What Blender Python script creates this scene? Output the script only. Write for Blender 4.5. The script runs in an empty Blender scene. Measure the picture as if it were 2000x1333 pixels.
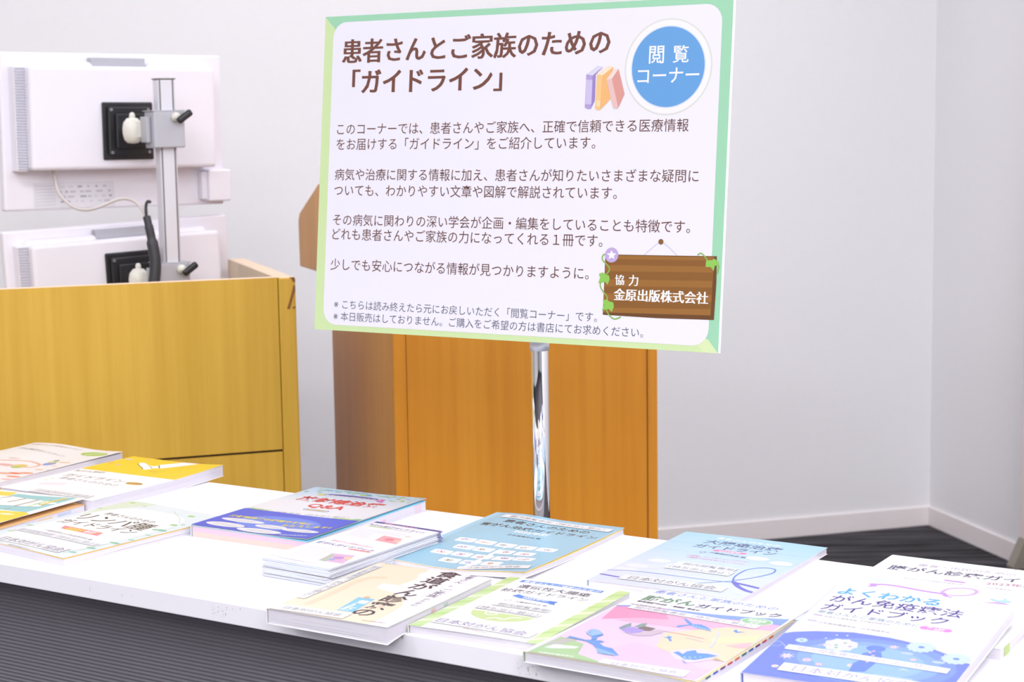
import bpy, bmesh, math, random
from mathutils import Vector, Matrix
SC = bpy.context.scene
COL = SC.collection
random.seed(3)

# ------------------------------------------------------------------ camera, light, exposure
TZ = 0.72                                    # table top height
cam_d = bpy.data.cameras.new('camera')
cam = bpy.data.objects.new('camera', cam_d); COL.objects.link(cam); SC.camera = cam
cam_d.sensor_width = 36.0; cam_d.sensor_fit = 'HORIZONTAL'
cam_d.lens = 36.0 * 3438.08 / 2000.0
PITCH, ROLL = 0.12542, 0.014637
_f = Vector((0, math.cos(PITCH), -math.sin(PITCH))); _r = Vector((1, 0, 0)); _d = Vector((0, -math.sin(PITCH), -math.cos(PITCH)))
_rr = _r * math.cos(ROLL) + _d * math.sin(ROLL); _dd = _d * math.cos(ROLL) - _r * math.sin(ROLL)
_m = Matrix((_rr, -_dd, -_f)).transposed().to_4x4(); _m.translation = Vector((0, 0, TZ + 0.5129))
cam.matrix_world = _m
cam_d.clip_start = 0.05; cam_d.clip_end = 60
cam_d.dof.use_dof = True; cam_d.dof.focus_distance = 2.08; cam_d.dof.aperture_fstop = 11.0

W = bpy.data.worlds.new('world'); SC.world = W; W.use_nodes = True
W.node_tree.nodes['Background'].inputs[0].default_value = (0.9, 0.92, 1.0, 1); W.node_tree.nodes['Background'].inputs[1].default_value = 0.3
vs = SC.view_settings
SC.display_settings.display_device = 'sRGB'
vs.view_transform = 'Standard'; vs.look = 'None'; vs.exposure = 0.0; vs.gamma = 1.0; vs.use_curve_mapping = False

CEIL = 2.75
def ceiling_and_fill_lamp(x, y, rot, power, sx=1.25, sy=0.62):
    d = bpy.data.lights.new('ceiling_and_fill_lamp', 'AREA'); d.shape = 'RECTANGLE'; d.size = sx; d.size_y = sy
    d.energy = power; d.color = (1.0, 0.996, 1.025)
    o = bpy.data.objects.new('ceiling_and_fill_lamp', d); COL.objects.link(o); o.location = (x, y, CEIL - 0.03); o.rotation_euler = (0, 0, rot)
LP = 33.5
for lx, ly, k in [(-3.3, 1.6, .8), (-1.2, 1.5, .8), (0.9, 1.6, .7), (-3.2, -0.5, .9), (-0.9, -0.3, 1.0), (0.9, -0.1, 1.1), (3.0, 0.4, 1.2),
                  (-3.0, -2.6, 1.2), (-0.6, -2.2, 1.8), (0.7, -2.0, 1.8), (3.3, -1.8, 1.5), (-0.6, -4.2, 2.4), (1.2, -4.0, 2.4), (0.2, -6.2, 2), (1.8, -6.0, 2),  # strong lamps behind the viewer, added to stand in for bounced flash
                  (-2.2, 3.2, .2), (-0.45, 3.9, .22), (0.5, 3.8, .30), (1.05, 3.3, .28)]:  # weak lamps near the back wall, added to brighten it
    ceiling_and_fill_lamp(lx, ly, math.radians(16.5), LP * k)

# ------------------------------------------------------------------ materials
def lin(c):
    c = c / 255.0
    return c / 12.92 if c <= 0.04045 else ((c + 0.055) / 1.055) ** 2.4
def rgb(c, k=1.0): return tuple(min(0.9, lin(v) / k) for v in c) + (1.0,)
MATS = {}
def newmat(name):
    m = bpy.data.materials.new(name); m.use_nodes = True
    return m, m.node_tree, m.node_tree.nodes['Principled BSDF']
def plain(name, c, k=1.0, rough=0.5, metal=0.0, spec=0.5, var=0.0, scale=30.0):
    key = (name, c, k, rough, metal, var)
    if key in MATS: return MATS[key]
    m, nt, b = newmat(name)
    col = rgb(c, k)
    b.inputs['Base Color'].default_value = col; b.inputs['Roughness'].default_value = rough; b.inputs['Metallic'].default_value = metal
    b.inputs['Specular IOR Level'].default_value = spec
    if var:
        tc = nt.nodes.new('ShaderNodeTexCoord'); n = nt.nodes.new('ShaderNodeTexNoise'); n.inputs['Scale'].default_value = scale; n.inputs['Detail'].default_value = 4
        mx = nt.nodes.new('ShaderNodeMix'); mx.data_type = 'RGBA'
        mx.inputs[6].default_value = tuple(v * (1 - var) for v in col[:3]) + (1,); mx.inputs[7].default_value = tuple(min(.95, v * (1 + var)) for v in col[:3]) + (1,)
        nt.links.new(tc.outputs['Object'], n.inputs['Vector']); nt.links.new(n.outputs['Fac'], mx.inputs[0]); nt.links.new(mx.outputs[2], b.inputs['Base Color'])
    MATS[key] = m
    return m
def wood(name, ca, cb, k, rough=0.38, sx=46.0, sz=1.6):
    m, nt, b = newmat(name)
    tc = nt.nodes.new('ShaderNodeTexCoord'); mp = nt.nodes.new('ShaderNodeMapping'); mp.inputs['Scale'].default_value = (sx, sx, sz)
    n = nt.nodes.new('ShaderNodeTexNoise'); n.inputs['Scale'].default_value = 1.0; n.inputs['Detail'].default_value = 6; n.inputs['Roughness'].default_value = 0.6
    n2 = nt.nodes.new('ShaderNodeTexNoise'); n2.inputs['Scale'].default_value = 0.16; n2.inputs['Detail'].default_value = 2
    ad = nt.nodes.new('ShaderNodeMath'); ad.operation = 'ADD'
    ml = nt.nodes.new('ShaderNodeMath'); ml.operation = 'MULTIPLY'; ml.inputs[1].default_value = 0.5
    r = nt.nodes.new('ShaderNodeValToRGB'); r.color_ramp.elements[0].position = 0.32; r.color_ramp.elements[1].position = 0.68
    r.color_ramp.elements[0].color = rgb(ca, k); r.color_ramp.elements[1].color = rgb(cb, k)
    L = nt.links.new
    L(tc.outputs['Object'], mp.inputs['Vector']); L(mp.outputs[0], n.inputs['Vector']); L(mp.outputs[0], n2.inputs['Vector'])
    L(n.outputs['Fac'], ad.inputs[0]); L(n2.outputs['Fac'], ad.inputs[1]); L(ad.outputs[0], ml.inputs[0]); L(ml.outputs[0], r.inputs[0]); L(r.outputs[0], b.inputs['Base Color'])
    b.inputs['Roughness'].default_value = rough; b.inputs['Specular IOR Level'].default_value = 0.3
    return m
EBD = 1.40         # light on the leaning notice board
EV = 0.95          # light on upright surfaces, used to turn seen colours into surface colours
EH = 1.75          # light on level surfaces
M_wall = plain('wall_paint', (247, 246, 253), 1.05, 0.85, var=0.015, scale=60, spec=0.2)
M_base = plain('baseboard_vinyl', (236, 228, 228), 0.92, 0.6, var=0.02, scale=20)
M_ceil = plain('ceiling_paint', (225, 224, 228), 1.0, 0.9, var=0.02)
M_table = plain('white_laminate', (229, 227, 234), 1.0, 0.32, var=0.01, scale=80)
M_rib = plain("ribbed_grey_plastic", (104, 102, 109), 0.95, 0.42, var=0.05, scale=14)
M_leg = plain('leg_steel', (150, 150, 155), 1, 0.4, 0.8)
M_chrome = plain('chrome', (236, 236, 238), 1, 0.04, 1.0)
M_yellow = wood('yellow_oak_veneer', (203, 158, 56), (224, 180, 76), 1.12)
M_orange = wood('orange_beech_veneer', (196, 121, 26), (215, 146, 46), 0.94, sx=60)
M_brown = wood('lectern_side_veneer', (192, 136, 62), (212, 154, 80), 1.0, sx=60)
M_edge = plain('pale_edge_band', (236, 208, 180), 1.0, 0.5, var=0.04)
M_inner = plain('console_lining', (214, 196, 172), 1.0, 0.6, var=0.04)
M_dark = plain('dark_gap', (60, 40, 20), 1, 0.8, var=0.1)
M_chip = plain('chipped_particle_board', (128, 84, 40), 1, 0.9, var=0.35, scale=90)
M_mon = plain('monitor_white_plastic', (232, 229, 238), EV, 0.45, var=0.008, scale=40)
M_mon2 = plain('monitor_grey_recess', (170, 170, 178), EV, 0.6, var=0.03)
M_vent = plain('monitor_vent_grey', (192, 191, 203), EV, 0.7, var=0.03)
M_black = plain('black_plastic', (34, 34, 38), 1, 0.32, var=0.05)
M_alu = plain('satin_aluminium', (222, 221, 228), 1.0, 0.42, 0.35, var=0.01)
M_alu2 = plain('clamp_grey', (186, 186, 194), 1.0, 0.4, 0.3, var=0.02)
M_ivory = plain('ivory_plastic', (222, 220, 210), 1.0, 0.35, var=0.02)
M_cable = plain('cable_grey', (206, 198, 196), 1.0, 0.5, var=0.03)
M_paper = plain('page_edge_paper', (238, 233, 243), 1.36, 0.75, var=0.02, scale=120)
M_white = plain('white_card', (250, 248, 253), 1.1, 0.35, var=0.004)
M_foot = plain('grey_bracket', (150, 144, 132), 1, 0.5, 0.3, var=0.08)

def carpet():
    m, nt, b = newmat('dark_carpet')
    tc = nt.nodes.new('ShaderNodeTexCoord'); mp = nt.nodes.new('ShaderNodeMapping'); mp.inputs['Rotation'].default_value = (0, 0, math.radians(-12)); mp.inputs['Scale'].default_value = (1.6, 26, 1)
    n = nt.nodes.new('ShaderNodeTexNoise'); n.inputs['Scale'].default_value = 1.5; n.inputs['Detail'].default_value = 6; n.inputs['Roughness'].default_value = 0.65
    r = nt.nodes.new('ShaderNodeValToRGB'); r.color_ramp.elements[0].position = 0.38; r.color_ramp.elements[1].position = 0.70
    r.color_ramp.elements[0].color = rgb((42, 40, 42), 1.0); r.color_ramp.elements[1].color = rgb((104, 101, 107), 1.0)
    f = nt.nodes.new('ShaderNodeTexNoise'); f.inputs['Scale'].default_value = 700; bp = nt.nodes.new('ShaderNodeBump'); bp.inputs['Strength'].default_value = 0.5; bp.inputs['Distance'].default_value = 0.004
    L = nt.links.new
    L(tc.outputs['Object'], mp.inputs['Vector']); L(mp.outputs[0], n.inputs['Vector']); L(n.outputs['Fac'], r.inputs[0]); L(r.outputs[0], b.inputs['Base Color'])
    L(tc.outputs['Object'], f.inputs['Vector']); L(f.outputs['Fac'], bp.inputs['Height']); L(bp.outputs[0], b.inputs['Normal'])
    b.inputs['Roughness'].default_value = 0.95; b.inputs['Specular IOR Level'].default_value = 0.1
    return m
M_carpet = carpet()

# ------------------------------------------------------------------ helpers
def link(name, me, mats, parent=None):
    o = bpy.data.objects.new(name, me); COL.objects.link(o)
    for m in (mats if isinstance(mats, (list, tuple)) else [mats]): me.materials.append(m)
    if parent is not None: o.parent = parent
    return o
def fin(name, bm, mats, parent=None, smooth=False):
    me = bpy.data.meshes.new(name); bm.normal_update(); bm.to_mesh(me); bm.free()
    if smooth:
        for p in me.polygons: p.use_smooth = True
    return link(name, me, mats, parent)
def thing(name, label, cat, loc=(0, 0, 0), rotz=0.0, group=None):
    o = bpy.data.objects.new(name, None); o.empty_display_size = 0.05; COL.objects.link(o)
    o.location = loc; o.rotation_euler = (0, 0, rotz); o['label'] = label; o['category'] = cat
    if group: o['group'] = group
    return o
def tag(o, label, cat, group=None):
    o['label'] = label; o['category'] = cat
    if group: o['group'] = group
    return o
def structure(o, label=None, cat=None):
    o['kind'] = 'structure'
    if label: o['label'] = label; o['category'] = cat
    return o
def box(bm, x0, y0, z0, x1, y1, z1, bev=0.0, seg=2, mi=0):
    b = bmesh.new()
    vs_ = [b.verts.new((x, y, z)) for z in (z0, z1) for y in (y0, y1) for x in (x0, x1)]
    for q in ((0, 2, 3, 1), (4, 5, 7, 6), (0, 1, 5, 4), (2, 6, 7, 3), (0, 4, 6, 2), (1, 3, 7, 5)): b.faces.new([vs_[i] for i in q])
    if bev: bmesh.ops.bevel(b, geom=b.edges[:], offset=bev, segments=seg, affect='EDGES', profile=0.5)
    merge(bm, b, mi); b.free()
def merge(bm, b, mi=None, mat=None):
    mp = {}
    for v in b.verts: mp[v] = bm.verts.new(mat @ v.co if mat else v.co)
    for f in b.faces:
        try: nf = bm.faces.new([mp[v] for v in f.verts])
        except ValueError: continue
        nf.material_index = f.material_index if mi is None else mi
        nf.smooth = f.smooth
def prism(bm, pts, axis, a0, a1, bev=0.0, mi=0):
    # polygon in the plane across `axis` ('x': pts are (y,z); 'y': (x,z); 'z': (x,y)), pushed from a0 to a1
    b = bmesh.new()
    def P(p, a): return {'x': (a, p[0], p[1]), 'y': (p[0], a, p[1]), 'z': (p[0], p[1], a)}[axis]
    lo = [b.verts.new(P(p, a0)) for p in pts]; hi = [b.verts.new(P(p, a1)) for p in pts]
    b.faces.new(lo); b.faces.new(hi[::-1]); n = len(pts)
    for i in range(n): b.faces.new((lo[i], hi[i], hi[(i + 1) % n], lo[(i + 1) % n]))
    bmesh.ops.recalc_face_normals(b, faces=b.faces[:])
    if bev: bmesh.ops.bevel(b, geom=b.edges[:], offset=bev, segments=2, affect='EDGES', profile=0.5)
    merge(bm, b, mi); b.free()
def lathe(bm, prof, n=32, mat=None, mi=0):
    b = bmesh.new(); rings = []
    for r, z in prof:
        rings.append([b.verts.new((r * math.cos(2 * math.pi * i / n), r * math.sin(2 * math.pi * i / n), z)) for i in range(n)])
    for a, c in zip(rings, rings[1:]):
        for i in range(n):
            f = b.faces.new((a[i], a[(i + 1) % n], c[(i + 1) % n], c[i])); f.smooth = True
    b.faces.new(rings[0][::-1]); b.faces.new(rings[-1])
    merge(bm, b, mi, mat); b.free()
def tube(bm, pts, r, n=10, mi=0):
    pts = [Vector(p) for p in pts]
    # smooth path
    P = []
    for i in range(len(pts) - 1):
        p0 = pts[max(0, i - 1)]; p1 = pts[i]; p2 = pts[i + 1]; p3 = pts[min(len(pts) - 1, i + 2)]
        for k in range(6):
            t = k / 6
            P.append(0.5 * ((2 * p1) + (p2 - p0) * t + (2 * p0 - 5 * p1 + 4 * p2 - p3) * t * t + (3 * p1 - p0 - 3 * p2 + p3) * t ** 3))
    P.append(pts[-1])
    up = Vector((0.31, 0.2, 0.93)).normalized(); rings = []
    for i, p in enumerate(P):
        d = (P[min(i + 1, len(P) - 1)] - P[max(i - 1, 0)]).normalized(); s = d.cross(up).normalized(); t = s.cross(d)
        rr = r[min(len(r) - 1, int(i / 6))] if isinstance(r, (list, tuple)) else r
        rings.append([bm.verts.new(p + (s * math.cos(2 * math.pi * k / n) + t * math.sin(2 * math.pi * k / n)) * rr) for k in range(n)])
    for a, c in zip(rings, rings[1:]):
        for i in range(n):
            f = bm.faces.new((a[i], a[(i + 1) % n], c[(i + 1) % n], c[i])); f.smooth = True; f.material_index = mi
    f = bm.faces.new(rings[0][::-1]); f.material_index = mi; f = bm.faces.new(rings[-1]); f.material_index = mi

# ------------------------------------------------------------------ printed matter: shapes and lettering laid on a sheet, in millimetres
_fc = bpy.data.curves.new('lettering', 'FONT'); _fc.size = 1.0; _fc.resolution_u = 2
_fo = bpy.data.objects.new('lettering', _fc)
_tcache = {}
def glyphs(text, bold):
    k = (text, bold)
    if k not in _tcache:
        COL.objects.link(_fo); _fc.body = text; _fc.offset = bold
        me = bpy.data.meshes.new_from_object(_fo.evaluated_get(bpy.context.evaluated_depsgraph_get()))
        vv = [(v.co.x, v.co.y) for v in me.vertices]; ff = [tuple(p.vertices) for p in me.polygons]
        xs = [v[0] for v in vv]; _tcache[k] = (vv, ff, min(xs), max(xs))
        bpy.data.meshes.remove(me); COL.objects.unlink(_fo)
    return _tcache[k]
def smooth_path(pts, closed):
    if len(pts) < 3: return pts
    n = len(pts); out = []
    for i in range(n if closed else n - 1):
        g = (lambda j: pts[j % n]) if closed else (lambda j: pts[max(0, min(n - 1, j))])
        p0, p1, p2, p3 = g(i - 1), g(i), g(i + 1), g(i + 2)
        for s in range(4):
            t = s / 4
            out.append(tuple(0.5 * (2 * p1[c] + (p2[c] - p0[c]) * t + (2 * p0[c] - 5 * p1[c] + 4 * p2[c] - p3[c]) * t * t + (3 * p1[c] - p0[c] - 3 * p2[c] + p3[c]) * t ** 3) for c in (0, 1)))
    if not closed: out.append(pts[-1])
    return out
def op_shapes(op):
    """-> (list of verts (x,y down), list of faces, colour)"""
    k = op[0]
    if k == 'T':
        _, text, x0, y0, x1, y1, col, bold = op
        vv, ff, a, b = glyphs(text, bold); L = math.hypot(x1 - x0, y1 - y0); s = L / (b - a); cx, sx = (x1 - x0) / L, (y1 - y0) / L
        out = []
        for x, y in vv:
            u = (x - a) * s; w = -(y - 0.36) * s
            out.append((x0 + u * cx - w * sx, y0 + u * sx + w * cx))
        return out, ff, col
    if k == 'V':
        _, text, x0, y0, x1, y1, col, bold = op
        n = len(text); s = abs(y1 - y0) / n; V, F = [], []
        for i, ch in enumerate(text):
            vv, ff, a, b = glyphs(ch, bold); o = len(V); yc = min(y0, y1) + (i + 0.5) * s
            V += [(x0 + (x - 0.5) * s, yc - (y - 0.36) * s) for x, y in vv]; F += [tuple(j + o for j in f) for f in ff]
        return V, F, col
    if k == 'R':
        _, x0, y0, x1, y1, col, r = op
        if not r: return [(x0, y0), (x1, y0), (x1, y1), (x0, y1)], [(0, 1, 2, 3)], col
        P = []
        for cx, cy, a0 in ((x1 - r, y0 + r, -90), (x1 - r, y1 - r, 0), (x0 + r, y1 - r, 90), (x0 + r, y0 + r, 180)):
            P += [(cx + r * math.cos(math.radians(a0 + t)), cy + r * math.sin(math.radians(a0 + t))) for t in range(0, 91, 15)]
        return P, [tuple(range(len(P)))], col
    if k == 'E':
        _, cx, cy, rx, ry, col = op; n = 64 if rx > 30 else 28
        return [(cx + rx * math.cos(2 * math.pi * i / n), cy + ry * math.sin(2 * math.pi * i / n)) for i in range(n)], [tuple(range(n))], col
    if k == 'P': return list(op[1]), [tuple(range(len(op[1])))], op[2]
    if k == 'L':
        _, pts, w, col, closed = op; P = smooth_path(pts, closed) if len(pts) > 4 or not closed else pts
        n = len(P); V, F = [], []
        for i in range(n):
            a = P[(i - 1) % n] if closed else P[max(0, i - 1)]; b = P[(i + 1) % n] if closed else P[min(n - 1, i + 1)]
            dx, dy = b[0] - a[0], b[1] - a[1]; L = math.hypot(dx, dy) or 1; nx, ny = -dy / L * w / 2, dx / L * w / 2
            V += [(P[i][0] + nx, P[i][1] + ny), (P[i][0] - nx, P[i][1] - ny)]
        for i in range(n if closed else n - 1):
            j = (i + 1) % n; F.append((2 * i, 2 * i + 1, 2 * j + 1, 2 * j))
        return V, F, col
class Sheet:
    """collects printed shapes; fmap(x, y, lift) gives the point on the sheet"""
    def __init__(s, w, h, fmap, k, rough=0.35, step=0.00005, cell=14.0, white=0.0):
        s.white = white
        s.w, s.h, s.f, s.k, s.rough, s.step, s.cell = w, h, fmap, k, rough, step, cell
        s.V, s.F, s.MI, s.mats, s.mkey, s.boxes = [], [], [], [], {}, []
    def mat(s, col):
        if col not in s.mkey:
            k = s.k * (1 - s.white * max(0.0, min(1.0, (min(col) - 212) / 38.0)))      # unprinted paper keeps its own full white
            s.mkey[col] = len(s.mats); s.mats.append(plain('printed_ink', col, k, s.rough, 0, 0.4))
        return s.mkey[col]
    def add(s, op, base=0, clip=True):
        V, F, col = op_shapes(op)
        if not V: return
        x0, x1 = min(v[0] for v in V), max(v[0] for v in V); y0, y1 = min(v[1] for v in V), max(v[1] for v in V)
        lay = base
        for b in s.boxes:
            if b[0] < x1 and b[1] > x0 and b[2] < y1 and b[3] > y0: lay = max(lay, b[4] + 1)
        s.boxes.append((x0, x1, y0, y1, lay))
        b = bmesh.new(); vs_ = [b.verts.new((x, -y, 0)) for x, y in V]
        for f in F:
            try: b.faces.new([vs_[i] for i in f])
            except ValueError: pass
        if any(len(f.verts) > 4 for f in b.faces): bmesh.ops.triangulate(b, faces=[f for f in b.faces if len(f.verts) > 4], quad_method='BEAUTY', ngon_method='EAR_CLIP')
        def cut(co, no, clear=False):
            bmesh.ops.bisect_plane(b, geom=b.verts[:] + b.edges[:] + b.faces[:], dist=1e-5, plane_co=co, plane_no=no, clear_outer=clear)
        if clip:
            if x0 < 0: cut((0, 0, 0), (-1, 0, 0), True)
            if x1 > s.w: cut((s.w, 0, 0), (1, 0, 0), True)
            if y0 < 0: cut((0, 0, 0), (0, 1, 0), True)
            if y1 > s.h: cut((0, -s.h, 0), (0, -1, 0), True)
        if s.cell:
            c = s.cell
            for i in range(1, int(s.w / c) + 1):
                if x0 < i * c < x1: cut((i * c, 0, 0), (1, 0, 0))
            for i in range(1, int(s.h / c) + 1):
                if y0 < i * c < y1: cut((0, -i * c, 0), (0, 1, 0))
        b.normal_update(); o = len(s.V); b.verts.index_update(); mi = s.mat(col); z = (lay + 1) * s.step
        for v in b.verts: s.V.append(s.f(v.co.x, -v.co.y, z))
        for f in b.faces:
            idx = [v.index + o for v in f.verts]
            if f.normal.z < 0: idx.reverse()
            s.F.append(idx); s.MI.append(mi)
        b.free()
    def quad(s, pts, name=None): pass
    def build(s, name, parent):
        me = bpy.data.meshes.new(name); me.from_pydata([tuple(v) for v in s.V], [], s.F)
        for p, mi in zip(me.polygons, s.MI): p.material_index = mi
        me.update()
        return link(name, me, s.mats, parent)

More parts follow.
